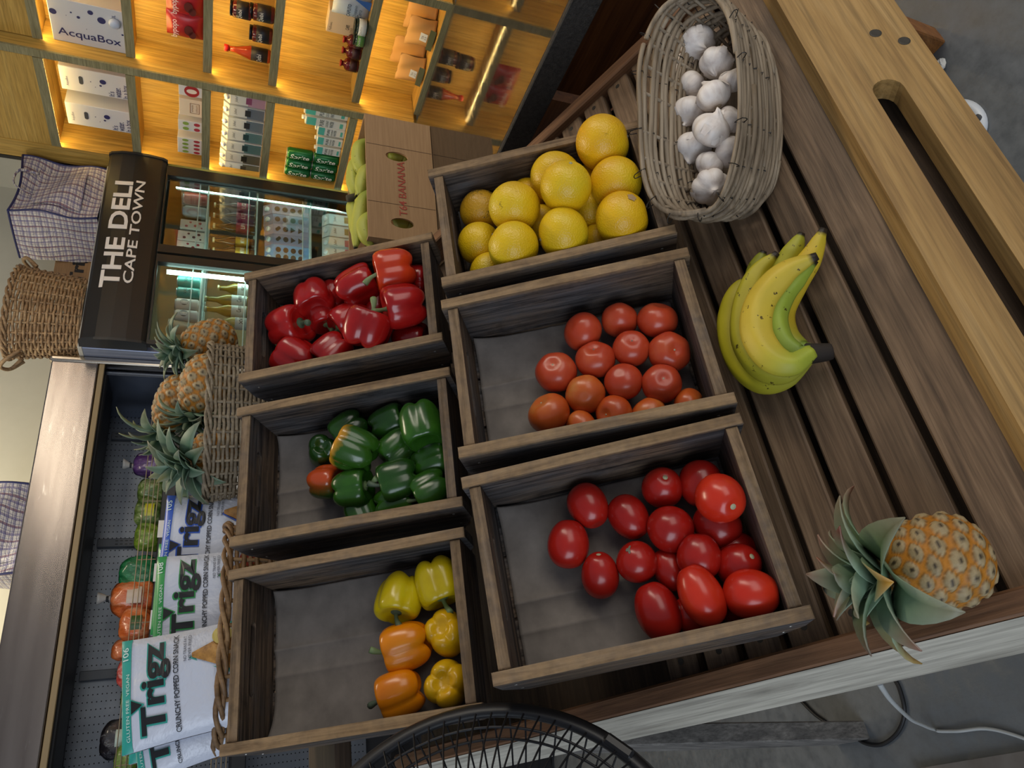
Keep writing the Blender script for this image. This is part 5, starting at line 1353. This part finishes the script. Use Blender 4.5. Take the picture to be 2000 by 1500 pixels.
q.col(q.mix(mm.outputs[0], q.ramp(q.noise(q.coord((1, 1, 1)), 5, 3), [(.3, '#5f646c'), (.7, '#767b82')]), '#0d0e10')).set(Metallic=.75, Roughness=.38); M_perf = q.mat
ch = thing('display_chiller', 'open stainless steel display chiller for vegetables along the back wall', 'chiller', WALL)
CK0, CK1 = -.75, 1.565 * BK; CBK = CS + .62
zt0, zt1 = zc_(2.025), zc_(2.192)
obj('canopy', G().box(((CK0 + CK1) / 2, CS + .015, (zt0 + zt1) / 2), (CK1 - CK0 - .03, .03, zt1 - zt0), .006, seg=2), M_steel, ch)
obj('canopy_trim', G().box(((CK0 + CK1) / 2, CS + .012, zt0 - .014), (CK1 - CK0 - .04, .02, .022), .002), M_trim, ch)
obj('roof', G().box(((CK0 + CK1) / 2, (CS + CBK) / 2 + .02, zt0 + .02), (CK1 - CK0 - .04, CBK - CS - .03, .05)), M_cdark, ch)
obj('air_duct', G().box(((CK0 + CK1) / 2, CS + .17, zt0 - .02), (CK1 - CK0 - .05, .22, .03), .006), M_cdark, ch)
obj('back_panel', G().box(((CK0 + CK1) / 2, CBK - .09, 1.35), (CK1 - CK0 - .05, .02, 1.25)), M_perf, ch)
obj('cabinet_back', G().box(((CK0 + CK1) / 2, CBK, 1.05), (CK1 - CK0, .03, 2.05)), M_cdark, ch)
obj('cabinet_base', G().box(((CK0 + CK1) / 2, (CS + CBK) / 2, .30), (CK1 - CK0, CBK - CS, .58), .01), M_cdark, ch)
obj('end_panel', G().box((CK1 - .045, (CS + CBK) / 2 + .03, 1.25), (.02, CBK - CS - .06, 1.5)), plain('end_mirror_steel', '#6b7280', .2, .8), ch)
obj('end_frame', G().box((CK1 - .017, CS + .02, (zt1 + .7) / 2 + .02), (.034, .06, zt1 - .72), .012, seg=3), plain('polished_trim_steel', '#b3a898', .18, 1), ch)
for y, x in ((853, 235), (1062, 212), (1320, 180)):
    p = bg(x, y, s=CBK - .11)
    o = obj('shelf_post', G().box((p.x, CBK - .115, 1.35), (.040, .025, 1.2), .002), M_cgrey, ch)
    g = G()
    for i in range(4): g.box((p.x - .008, CBK - .1285, bg(228, y, s=CBK - .12).z - .02 * i), (.004, .002, .012)); g.box((p.x + .008, CBK - .1285, bg(228, y, s=CBK - .12).z - .02 * i), (.004, .002, .012))
    obj('slot_marking', g, M_cdark, o)
SZ1 = zc_(1.742)
for z in (SZ1, SZ1 - .33):
    o = obj('shelf_deck', G().box(((CK0 + CK1) / 2 - .03, CS + .30, z - .012), (CK1 - CK0 - .10, .46, .022)), M_cdark, ch)
    obj('price_rail', G().box(((CK0 + CK1) / 2 - .03, CS + .062, z - .022), (CK1 - CK0 - .10, .014, .055), .003), M_cdark, o)
    if z == SZ1:
        for y, x in ((1033, 314), (1118, 306), (1210, 299)):
            p = bg(x, y, s=CS + .054)
            obj('price_label', G().box((p.x, CS + .0535, p.z), (.075, .002, .022)), plain('white_price_label', '#d4d2d0', .5), o)
    g = G()
    for i in range(4): g.tube([(CK0 + .1, CS + .06, z + .022 + .018 * i), (CK1 - .15, CS + .06, z + .022 + .018 * i)], .0020, 5)
    for i in range(10): g.tube([(lerp(CK0 + .1, CK1 - .15, i / 9), CS + .062, z - .01), (lerp(CK0 + .1, CK1 - .15, i / 9), CS + .062, z + .078)], .0020, 5)
    obj('wire_guard', g, plain('tan_wire', '#9a8c74', .35, .6), o)
q = N('crinkled_film')
def film(name, stops, sc=20, alpha=1.0, rough=.22):
    q = N(name); f = q.noise(q.coord((1, 1, .45)), sc, 6, .7, .6)
    q.col(q.ramp(f, stops)).set(Roughness=rough); q.b.inputs['Coat Weight'].default_value = .6; q.b.inputs['Coat Roughness'].default_value = .12
    return q.bump(f, .6, .012).mat
M_f = {'carrot': film('carrot_bag_film', [(.3, '#a8401c'), (.5, '#cc6a34'), (.7, '#d89a78')]), 'green': film('leafy_bag_film', [(.3, '#2d4418'), (.5, '#5c7436'), (.72, '#a9b08c')], 34), 'net': film('green_net', [(.3, '#0d4a2a'), (.6, '#1d7a48'), (.8, '#62a884')], 60),
       'purple': film('purple_bag_film', [(.3, '#3a2350'), (.6, '#5b3d78'), (.8, '#b3a6c4')], 26), 'dark': film('dark_net', [(.35, '#101114'), (.6, '#26232a'), (.75, '#8a8f94')], 40), 'radish': film('radish_bag_film', [(.3, '#a3262c'), (.5, '#cc5a50'), (.7, '#e0b8b0')], 40), 'lime': film('lime_bag_film', [(.3, '#3f5a1c'), (.6, '#7d9a34'), (.8, '#b8c48c')], 30)}
def prod_bag(x0, y0, x1, y1, mat, label, cat, seed, neck=0, lab=None, dy=.16, flat=.75):
    ym, xm = (y0 + y1) / 2, (x0 + x1) / 2
    p0, p1 = bg(xm, y1, s=CS + dy), bg(xm, y0, s=CS + dy); top = bg(x0, ym, s=CS + dy)
    w = (p1.x - p0.x) / 2; h = max(.06, top.z - SZ1 - .002); q = random.Random(seed); ph = q.uniform(0, 6)
    t = thing('produce_bag', label, cat, FRM((p0.x + p1.x) / 2, CS + dy, SZ1 + .001), 'bagged vegetables on the chiller shelf')
    hb = h * (.78 if neck else 1)
    def fn(a, b):
        s, c = math.sin(a), math.cos(a); k = 1 + .10 * math.sin(3 * b + ph + 2 * c) + .06 * math.sin(7 * b + 3 * a) + .04 * math.sin(11 * b - 5 * a + ph)
        z = hb / 2 + hb / 2 * abs(c) ** .75 * (1 if c > 0 else -1) * (1 + .06 * math.sin(5 * b + ph) * s)
        return (w * s ** .6 * k * math.cos(b), w * flat * s ** .6 * k * math.sin(b), max(0, z))
    obj('filled_bag', G().blob(fn, 22, 30), M_f[mat], t, smooth=True)
    if neck:
        g = G().lathe([(.012, hb * .97), (.009, hb + h * .06), (.022, h * .95), (.026, h)], 9); g.v = [(x + .006 * math.sin(40 * z), y + .004 * math.sin(9 * x * 100), z) for x, y, z in g.v]
        obj('gathered_neck', g, C('#b8b4ac', .25), t, smooth=True)
        obj('tie', G().lathe([(.012, hb + h * .03), (.013, hb + h * .05), (.012, hb + h * .075)], 10), C('#202124', .5), t)
    if lab:
        r_ = w * flat * 1.13
        obj('label', G().sheet(lambda a, b: (w * lerp(-.45, .45, a), -r_ - .003 + .012 * (2 * a - 1) ** 2, hb * lerp(.30, .62, b)), 6, 4), C(lab, .4), t, smooth=True)
for a in ((240, 886, 290, 932, 'purple', 'purple vegetable in clear film, nearest the pineapple leaves', 'bag', 1, 1, None, .22), (268, 935, 300, 985, 'green', 'bag of leafy greens behind the pineapple leaves', 'bag', 2, 0, None, .20), (262, 975, 300, 1030, 'green', 'bag of celery like greens beneath the wire guard', 'bag', 3, 0, '#b9b52a', .18),
    (262, 1022, 300, 1078, 'lime', 'bag of yellow green vegetables with clear film at its end', 'bag', 4, 0, None, .18), (232, 1088, 285, 1150, 'net', 'green net bag of vegetables beside the carrots', 'net bag', 5, 0, None, .20), (190, 1134, 262, 1205, 'carrot', 'tall carrot bag tied at the neck with a black tie', 'carrot bag', 6, 1, '#c9b7a6', .20),
    (232, 1190, 280, 1252, 'carrot', 'carrot bag with a dark green label in the middle of the shelf', 'carrot bag', 7, 0, '#3d5a2c', .15), (217, 1250, 260, 1292, 'carrot', 'small orange bag between the carrots and the red vegetables', 'carrot bag', 8, 0, None, .22), (228, 1285, 268, 1342, 'radish', 'bag of red vegetables with a green label', 'bag', 9, 0, '#4f7a3c', .16),
    (235, 1338, 268, 1388, 'green', 'dark leafy bag on the chiller shelf beside the red vegetables', 'bag', 10, 0, None, .18), (195, 1408, 238, 1482, 'dark', 'dark net of vegetables with a pale tag near the photo edge', 'net bag', 11, 0, '#b4c4b8', .20), (222, 1455, 250, 1520, 'lime', 'green bag at the bottom edge of the photo, beside the dark net', 'bag', 12, 0, None, .12)):
    prod_bag(*a)
for i, (x, y, c, lb) in enumerate(((372, 948, '#d9d8d4', 'white box on the lower chiller shelf behind the wicker basket'), (385, 966, '#b58a55', 'tan box on the lower chiller shelf behind the crisps'), (360, 975, '#cfd2d6', 'small white box at the back of the lower chiller shelf'))):
    p = bg(x, y, s=CS + .2 + .06 * i)
    t = tag(obj('carton', G().box((0, 0, .06), (.09, .05, .12 + .02 * i), .003), C(c), None, FRM(p.x, CS + .2 + .06 * i, SZ1 - .33 + .004 + .01 * i)), lb, 'box', 'boxes on the lower chiller shelf')
# ------------------------------------------------------------------ baskets, crisps and bananas behind the crates
YB = 1.30
LZ = 1.27
obj('top_ledge', wl(G().box((.53, YB + .02, LZ - .012), (.92, .30, .024), .003), TRAY), M_dark, st)
for x in (.62, .92): obj('ledge_post', wl(G().box((x, YB + .14, LZ / 2 - .012), (.045, .045, LZ - .026), .003), TRAY), M_dark, st)
def woven(t, a, b, h, rows, nst, flare, r, mat, seed, rim=True, dip=0.0):
    q = random.Random(seed)
    def P(tz, ang, off=0):
        sc = lerp(flare, 1, tz); return Vec(((a * sc + off) * math.cos(ang), (b * sc + off) * math.sin(ang), h * tz * (1 - dip * (math.sin(ang) < 0) * abs(math.sin(ang)) * tz) + .004))
    g = G(); n2 = nst * 2
    for i in range(rows):
        tz = (i + .5) / rows
        pts = [P(tz, 2 * PI * j / n2, (.0 if j % 2 else (r * .95 if (j // 2 + i) % 2 else -r * .95))) + Vec((0, 0, q.uniform(-.3, .3) * r)) for j in range(n2)]
        g.tube(pts, r * q.uniform(.85, 1.05), 6, True)
    obj('woven_rods', g, mat, t, smooth=True)
    g = G()
    for j in range(nst): g.tube([P(k / 5, 2 * PI * j / nst) for k in range(6)], r * .9, 5)
    obj('stakes', g, mat, t, smooth=True)
    obj('base', G().prism([tuple(P(0, 2 * PI * j / 28))[:2] for j in range(28)], .0, .006), mat, t)
    if rim:
        g = G()
        for k in range(3): g.tube([P(1, 2 * PI * j / 90) + Vec((math.cos(2 * PI * j / 90), math.sin(2 * PI * j / 90), 0)) * (r * 1.5 * math.cos(j * PI / 5 + k * 2 * PI / 3)) + Vec((0, 0, r * 1.5 * math.sin(j * PI / 5 + k * 2 * PI / 3))) for j in range(90)], r * 1.0, 6, True)
        obj('braided_rim', g, mat, t, smooth=True)
    return P
yp = [0, YB - .10, 0]; YN = (0, 1, 0)
ra, rb = on(432, 636, yp, YN), on(397, 910, yp, YN)
bx = (ra.x + rb.x) / 2; ba = (ra.x - rb.x) / 2 + .012
rz = on(414, 785, yp, YN).z
pb = thing('pineapple_basket', 'wicker basket holding several pineapples behind the pepper crates', 'basket', frame(Vec((1, 0, 0)), Vec((0, 1, 0)), ZDIR, Vec((bx, YB + .01, LZ + .0015))) @ Mat.Rotation(math.atan2(ra.z - rb.z, ra.x - rb.x) * .6, 4, 'Y'))
woven(pb, ba, .135, rz - LZ, 27, 36, .9, .0031, M_wickg, 3)
ta, tb = on(444, 985, yp, YN), on(432, 1462, yp, YN)
tbk = thing('crisp_basket', 'brown wicker basket holding the crisp packets behind the crates', 'basket', frame(Vec((1, 0, 0)), Vec((0, 1, 0)), ZDIR, Vec(((ta.x + tb.x) / 2, YB, LZ + .0015))))
woven(tbk, (ta.x - tb.x) / 2 - .006, .12, on(446, 1200, yp, YN).z - LZ, 15, 30, .9, .0038, M_wickb, 4)
def pdir(dx, dy, dz): return (down * dx - right * dy - fwd * dz).normalized()
PGR = 'pineapples in the wicker basket'
for x, y, yy, ax, r, h, L, sd, lb in (
    (408, 668, YB + .02, (-.75, .35, .55), .044, .055, .085, 11, 'pineapple at the top end of the basket, crown spread towards the viewer'),
    (402, 752, YB - .01, (-.25, .95, .25), .047, .060, .085, 12, 'orange tinted pineapple lying in the middle of the basket'),
    (346, 788, YB + .07, (-.30, .90, .15), .042, .058, .10, 13, 'pineapple behind the others whose crown reaches over the chiller shelf'),
    (415, 885, YB + .0, (-.45, .30, .85), .042, .050, .10, 14, 'pineapple at the lower end of the basket showing mostly dried crown leaves')):
    P = on(x, y, (0, yy, 0), YN)
    pineapple(lb, P, pdir(*ax), r, h, L, sd, sd, .45, PGR)
# crisps
M_bagw = N('white_crisp_foil'); _f = M_bagw.noise(M_bagw.coord((1, 1, 1)), 9, 5, .6, .5)
M_bagw.col('#c6cad6').set(Roughness=.35); M_bagw.bump(_f, .5, .02); M_bagw = M_bagw.mat
def crisp(x, y, xt, Y, c, label, roll=0, tilt=8, num='108', w=.160, h=.22, yawz=0):
    top = on(xt, y, (0, Y, 0), YN)
    M = Mat.Translation(Vec((top.x, Y, top.z))) @ Mat.Rotation(math.radians(yawz), 4, 'Z') @ Mat.Rotation(math.radians(roll), 4, 'Y') @ Mat.Rotation(math.radians(-tilt), 4, 'X') @ Mat.Translation((0, 0, -h))
    t = thing('crisp_packet', label, 'crisps', M, 'white crisp packets in the wicker basket')
    q = random.Random(xt + y)
    ph = q.uniform(0, 6)
    def sf(u, v, s=-1):
        x_ = abs(2 * u - 1); d = max(0, 1 - x_ ** 2.6) ** .5 * max(0, math.sin(PI * min(1, max(0, v)))) ** .45
        return s * (.003 + .026 * d + .0022 * math.sin(9 * u + 6 * v + ph) * d)
    def P(x_, z, e=.0): return (x_, sf(x_ / w + .5, z / h) - e, z)
    edge = lambda u, v: ((u - .5) * w * (1 - .05 * math.sin(PI * v)), sf(u, v), v * h)
    g = G().sheet(edge, 22, 26); g.sheet(lambda u, v: ((.5 - u) * w * (1 - .05 * math.sin(PI * v)), sf(u, v, 1), v * h), 12, 14)
    obj('packet', g, M_bagw, t, smooth=True)
    g = G().sheet(lambda u, v: (lambda e: (e[0], e[1] - .0012, e[2]))(edge(u, lerp(.93, 1.0, v))), 22, 5); obj('top_strip', g, C(c, .35), t, smooth=True)
    g = G(); text(g, 'GLUTEN FREE  VEGAN', w * .58, h * .022, lambda a, b: P(a - w * .12, b + h * .95, .0022)); text(g, num, w * .12, h * .04, lambda a, b: P(a + w * .36, b + h * .967, .0022), bold=.01)
    obj('strip_lettering', g, C('#c9dcd4'), t)
    for bold, cc, e in ((.055, c, .0016), (.03, '#17171a', .0026)):
        g = G(); k = 1 + (bold - .03) * 1.6
        text(g, 'Trigz', w * .80 * k, h * .20 * (1 + (k - 1) * 3), lambda a, b: P(a, b + h * .765, e), bold=bold, slant=.06)
        obj('brand', g, C(cc), t)
    for s_, cc, e in ((1.35, c, .0016), (1.0, '#17171a', .0026)):
        g = G(); z0 = h * .895; r = w * .058 * s_
        g.add([P(-w * .13 - r, z0 + r * .75, e), P(-w * .13, z0 - r, e), P(-w * .13 + r, z0 + r * .75, e)], [(0, 1, 2)]); obj('triangle_mark', g, C(cc), t)
    g = G(); text(g, 'CRUNCHY POPPED CORN SNACK', w * .86, h * .035, lambda a, b: P(a, b + h * .635, .002), bold=.02); obj('slogan', g, C('#22232a'), t)
    g = G(); text(g, 'NO TRANS FAT', w * .24, h * .02, lambda a, b: P(a + w * .28, b + h * .575, .002)); text(g, 'NEVER FRIED', w * .24, h * .02, lambda a, b: P(a + w * .28, b + h * .545, .002)); obj('small_lettering', g, C('#3a3c48'), t)
    g = G(); g.add([P(w * a, h * b, .0016) for a, b in ((-.18, .10), (.18, .55), (.47, .30), (.42, .06), (.10, .04))], [(0, 1, 2, 3, 4)]); obj('picture_backing', g, C(c), t)
    g = G().sheet(lambda u, v: P(w * lerp(lerp(-.14, .18, v), lerp(.44, .22, v), u), h * lerp(.08, .53, v), .0026 + .003 * math.sin(PI * u) * math.sin(PI * v)), 10, 10)
    obj('corn_triangle_picture', g, M_chip, t, smooth=True)
    g = G(); disc(g, w * .33, h * .33, w * .09, lambda a, b: P(a, b, .007)); obj('cheese_picture', g, C('#c9b45a' if c != '#2f8f4a' else '#b8452c'), t)
    return t
q = N('popped_corn_print'); _f = q.noise(q.coord((1, 1, 1)), 90, 4, .6); q.col(q.ramp(_f, [(.3, '#7d5220'), (.6, '#b5823a'), (.8, '#c99c54')])).set(Roughness=.5); M_chip = q.mat
crisp(0, 1052, 318, YB + .045, '#2a55b5', 'white crisp packet with blue trim, furthest up in the basket', 1, 9, '105')
crisp(0, 1182, 303, YB + .01, '#2f8f4a', 'white crisp packet with green trim, in the middle of the basket', -2, 9, '108')
crisp(0, 1362, 240, YB - .03, '#2f9a8c', 'white crisp packet with teal trim and chip picture, nearest the viewer', -6, 12, '106')
crisp(0, 1432, 262, YB + .005, '#2f9a8c', 'teal trimmed crisp packet leaning over at the bottom edge of the photo', -12, 10, '106', .150, .165)
crisp(0, 1150, 303, YB + .085, '#2f8f4a', 'green trimmed crisp packet at the back, only its top strip showing', 0, 6, '108')
crisp(0, 1385, 258, YB + .07, '#2f9a8c', 'teal trimmed crisp packet hidden behind the one with the chip picture', -3, 8, '106')
# banana box on the counter
BR, BL = on(840, 246, (0, 0, CZ), ZDIR), on(858, 480, (0, 0, CZ), ZDIR)
ux = (BR - BL).normalized(); uy = ZDIR.cross(ux); BW = (BR - BL).length
BH = on(713, 227, BR, uy).z - CZ
BXM = frame(ux, uy, ZDIR, BL + Vec((0, 0, .001)))
M_card = N('brown_cardboard'); _f = M_card.noise(M_card.coord((3, 3, 60)), 3, 4, .6); M_card.col(M_card.ramp(_f, [(.3, '#98754f'), (.7, '#a8845c')])).set(Roughness=.75); M_card = M_card.mat
bb = thing('banana_box', 'brown cardboard banana box with red lettering on the stone counter', 'box', BXM)
iM = BXM.inverted()
def bxp(x, y):
    p = iM @ on(x, y, BL, uy); return p.x, p.z
BDp = .27
def ell(c, a, b): return [(c[0] + a * math.cos(2 * PI * i / 24), c[1] + b * math.sin(2 * PI * i / 24)) for i in range(24)]
hl = [ell(bxp(775, 306), BH * .085, BH * .165), ell(bxp(786, 436), BH * .085, BH * .165)]
obj('front_wall', G().prism([(0, 0), (BW, 0), (BW, BH), (0, BH)], 0, .005, lambda x, z, y: (x, .005 - y, z), holes=hl), M_card, bb)
obj('back_wall', G().box((BW / 2, BDp - .0025, BH / 2), (BW, .005, BH)), M_card, bb)
for x in (.0025, BW - .0025): obj('end_wall', G().box((x, BDp / 2, BH / 2), (.005, BDp - .0105, BH)), M_card, bb)
obj('bottom', G().box((BW / 2, BDp / 2, .0035), (BW - .011, BDp - .011, .005)), M_card, bb)
g = G(); tx, tz = bxp(785, 368)
text(g, 'T64 BANANA', BW * .44, BH * .115, lambda x, z: (tx + x, -.0012, tz + z), bold=.004); obj('lettering', g, C('#a3402c', .6), bb)
for yy in (290, 400):
    a = bxp(780, yy)[0]; obj('flap_seam', G().box((a, -.0003, BH / 2), (.0012, .0006, BH * .98)), C('#5d452f', .8), bb)
bbm = thing('banana_bunch', 'green yellow bananas piled in the cardboard banana box', 'bananas', BXM)
for k, (pts, dy) in enumerate((([(745, 276), (706, 284), (699, 305), (703, 328), (722, 345)], .07), ([(735, 325), (698, 318), (689, 345), (693, 372), (705, 384)], .10), ([(750, 318), (716, 335), (706, 358), (702, 383)], .05), ([(745, 350), (712, 372), (705, 390), (703, 386)], .08),
    ([(750, 366), (712, 388), (703, 415), (698, 452), (694, 485)], .05), ([(750, 412), (714, 432), (712, 458), (728, 482)], .03), ([(702, 388), (690, 402), (694, 430), (690, 462)], .11), ([(760, 300), (770, 306), (790, 310), (800, 330)], .04), ([(770, 425), (784, 436), (800, 440), (810, 460)], .04))):
    P = [on(x, y, BL + uy * dy, uy) for x, y in pts]
    obj('banana', wl(banana_g(P, .0185, L3('#8fa03c'), L3('#aeb04a')), BXM), M_ban, bbm, smooth=True)
P = [on(x, y, BL + uy * .09, uy) for x, y in ((704, 385), (690, 386), (678, 388))]
obj('stalk', wl(G().tube(P, lambda t: .012 - .002 * t, 10), BXM), plain('banana_stalk_end', '#3a3322', .8), bbm, smooth=True)
# ------------------------------------------------------------------ things on top of the fridge and chiller
TZ = ZT + .0145
def plaid(name, base, seed):
    q = N(name); tc = q.n('TexCoord'); sp = q.n('SeparateXYZ'); q.l(tc.outputs['Object'], sp.inputs[0])
    nz = q.noise(q.coord((1, 1, 1)), 7, 3)
    xy = q.n('Math', operation='ADD'); q.l(sp.outputs[0], xy.inputs[0]); q.l(sp.outputs[1], xy.inputs[1])
    c = base
    for src, per, du, cc, f in ((xy.outputs[0], .031, .30, '#6a5a8c', .6), (sp.outputs[2], .027, .34, '#6f6a9a', .55), (xy.outputs[0], .062, .16, '#8a5a50', .55), (sp.outputs[2], .0135, .18, '#34386f', .7), (xy.outputs[0], .0155, .14, '#3c4080', .6)):
        ad = q.n('Math', operation='MULTIPLY_ADD'); ad.inputs[1].default_value = .012; q.l(nz, ad.inputs[0]); q.l(src, ad.inputs[2])
        m = q.n('Math', operation='MULTIPLY'); m.inputs[1].default_value = 1 / per; q.l(ad.outputs[0], m.inputs[0])
        fr2 = q.n('Math', operation='FRACT'); q.l(m.outputs[0], fr2.inputs[0]); l2 = q.n('Math', operation='LESS_THAN'); l2.inputs[1].default_value = du; q.l(fr2.outputs[0], l2.inputs[0])
        mu = q.n('Math', operation='MULTIPLY'); mu.inputs[1].default_value = f; q.l(l2.outputs[0], mu.inputs[0]); c = q.mix(mu.outputs[0], c, cc)
    q.col(c).set(Roughness=.4); q.bump(q.noise(q.coord((1, 1, 1)), 14, 6, .65, 1.2), .9, .02); return q.mat
M_plaid = plaid('plaid_woven_plastic', '#d6d0cb', 1); M_pipe = plain('navy_piping', '#1d2257', .5)
def plaid_bag(M, w, d, h, label, seed):
    t = thing('shopping_bag', label, 'bag', M, 'plaid woven shopping bags')
    ph = seed * 1.7
    def S(x, y, z):
        k = 1 + .035 * math.sin(14 * x + 9 * z + ph) + .03 * math.sin(17 * z + 11 * y + ph)
        sag = 1 - .10 * (z / h) * (1 + math.sin(9 * x + ph)) * .5
        return Vec((x * k, y * k + .012 * math.sin(22 * z + 13 * x + ph), z * sag))
    g = G(); n = 18
    F = [lambda u, v: S((u - .5) * w, -d / 2, v * h), lambda u, v: S((.5 - u) * w, d / 2, v * h), lambda u, v: S(-w / 2, (.5 - u) * d, v * h), lambda u, v: S(w / 2, (u - .5) * d, v * h), lambda u, v: S((u - .5) * w, (v - .5) * d, h)]
    for f in F: g.sheet(f, n, n)
    obj('bag_body', g, M_plaid, t, smooth=True, angle=50)
    for a, b in (((-.5, -.5), (-.5, .5)), ((.5, -.5), (.5, .5)), ((-.5, -.5), (.5, -.5)), ((-.5, .5), (.5, .5))):
        obj('piping', G().tube([S(lerp(a[0], b[0], i / 20) * w, lerp(a[1], b[1], i / 20) * d, h) for i in range(21)], .005, 6), M_pipe, t, smooth=True)
    for sx, sy in ((-.5, -.5), (.5, -.5)): obj('piping', G().tube([S(sx * w, sy * d, h * i / 16) for i in range(17)], .005, 6), M_pipe, t, smooth=True)
    g = G().sheet(lambda u, v: S((lerp(.12, .80, u) - .5) * w, -d / 2, lerp(.20, .78, v) * h) + Vec((0, -.008 - .010 * math.sin(PI * u), 0)), 12, 12)
    obj('front_pocket', g, M_plaid, t, smooth=True)
    obj('handle', G().tube(crom([S(-.2 * w, -d / 2, h * .80) + Vec((0, -.02, 0)), S(-.12 * w, -d / 2, h * .98) + Vec((0, -.03, .02)), S(.12 * w, -d / 2, h * .98) + Vec((0, -.03, .01)), S(.2 * w, -d / 2, h * .78) + Vec((0, -.02, 0))], 5), .007, 6, flat=.4), M_plaid, t, smooth=True)
    return t
a, b = bg(185, 440, s=FS + .06), bg(185, 325, s=FS + .06); hgt = bg(30, 400, s=FS + .06).z - TZ + .04
plaid_bag(FRM((a.x + b.x) / 2, FS + .06 + .16, TZ) @ Mat.Rotation(math.radians(8), 4, 'Z'), abs(b.x - a.x), .31, hgt, 'plaid blue and white shopping bag on top of the drinks fridge', 1)
a, b = bg(55, 1118, s=CS + .22), bg(55, 945, s=CS + .22)
plaid_bag(FRM((a.x + b.x) / 2, CS + .36, zt0 + .046), abs(b.x - a.x), .26, .36, 'plaid shopping bag on top of the chiller at the left photo edge', 2)
a, b = bg(140, 690, s=FS + .16), bg(140, 545, s=FS + .16); hgt = bg(30, 610, s=FS + .16).z - TZ
M_wickt = wood('tan_wicker', [(.2, '#6b4f35'), (.5, '#a08260'), (.8, '#c4a880')], 2, .4, .55, .3, .3)
wb = thing('wicker_basket', 'tall tan wicker basket with loop handles on top of the drinks fridge', 'basket', FRM((a.x + b.x) / 2, FS + .17, TZ))
rt = (b.x - a.x) / 2 * 1.12
woven(wb, rt, .15, hgt, 21, 26, .84, .0062, M_wickt, 8)
for sx in (-1, 1):
    for k in (0, 1):
        obj('loop_handle', G().tube(crom([Vec((sx * rt * 1.0, -.05 + .1 * k * .3, hgt * .8)), Vec((sx * (rt + .045), -.045, hgt * .96)), Vec((sx * (rt + .06), 0, hgt * 1.05)), Vec((sx * (rt + .045), .045, hgt * .96)), Vec((sx * rt * 1.0, .05 - .1 * k * .3, hgt * .8))], 5), .008, 7), M_wickt, wb, smooth=True)
a, b = bg(150, 560, s=FS + .36), bg(150, 488, s=FS + .36); hh = bg(108, 510, s=FS + .36).z - TZ
gz = thing('cardboard_carton', 'flat brown cardboard carton between the wicker basket and plaid bag', 'box', FRM((a.x + b.x) / 2 + .02, FS + .36, TZ))
gw = b.x - a.x + .04
obj('carton', G().box((0, .12, hh / 2), (gw, .24, hh), .002), M_card, gz)
g = G(); text(g, 'Trigz', gw * .9, hh * .36, lambda x, z: (x + gw * .0, -.0015, z + hh * .48), bold=.04); obj('lettering', g, C('#1d1a18'), gz)
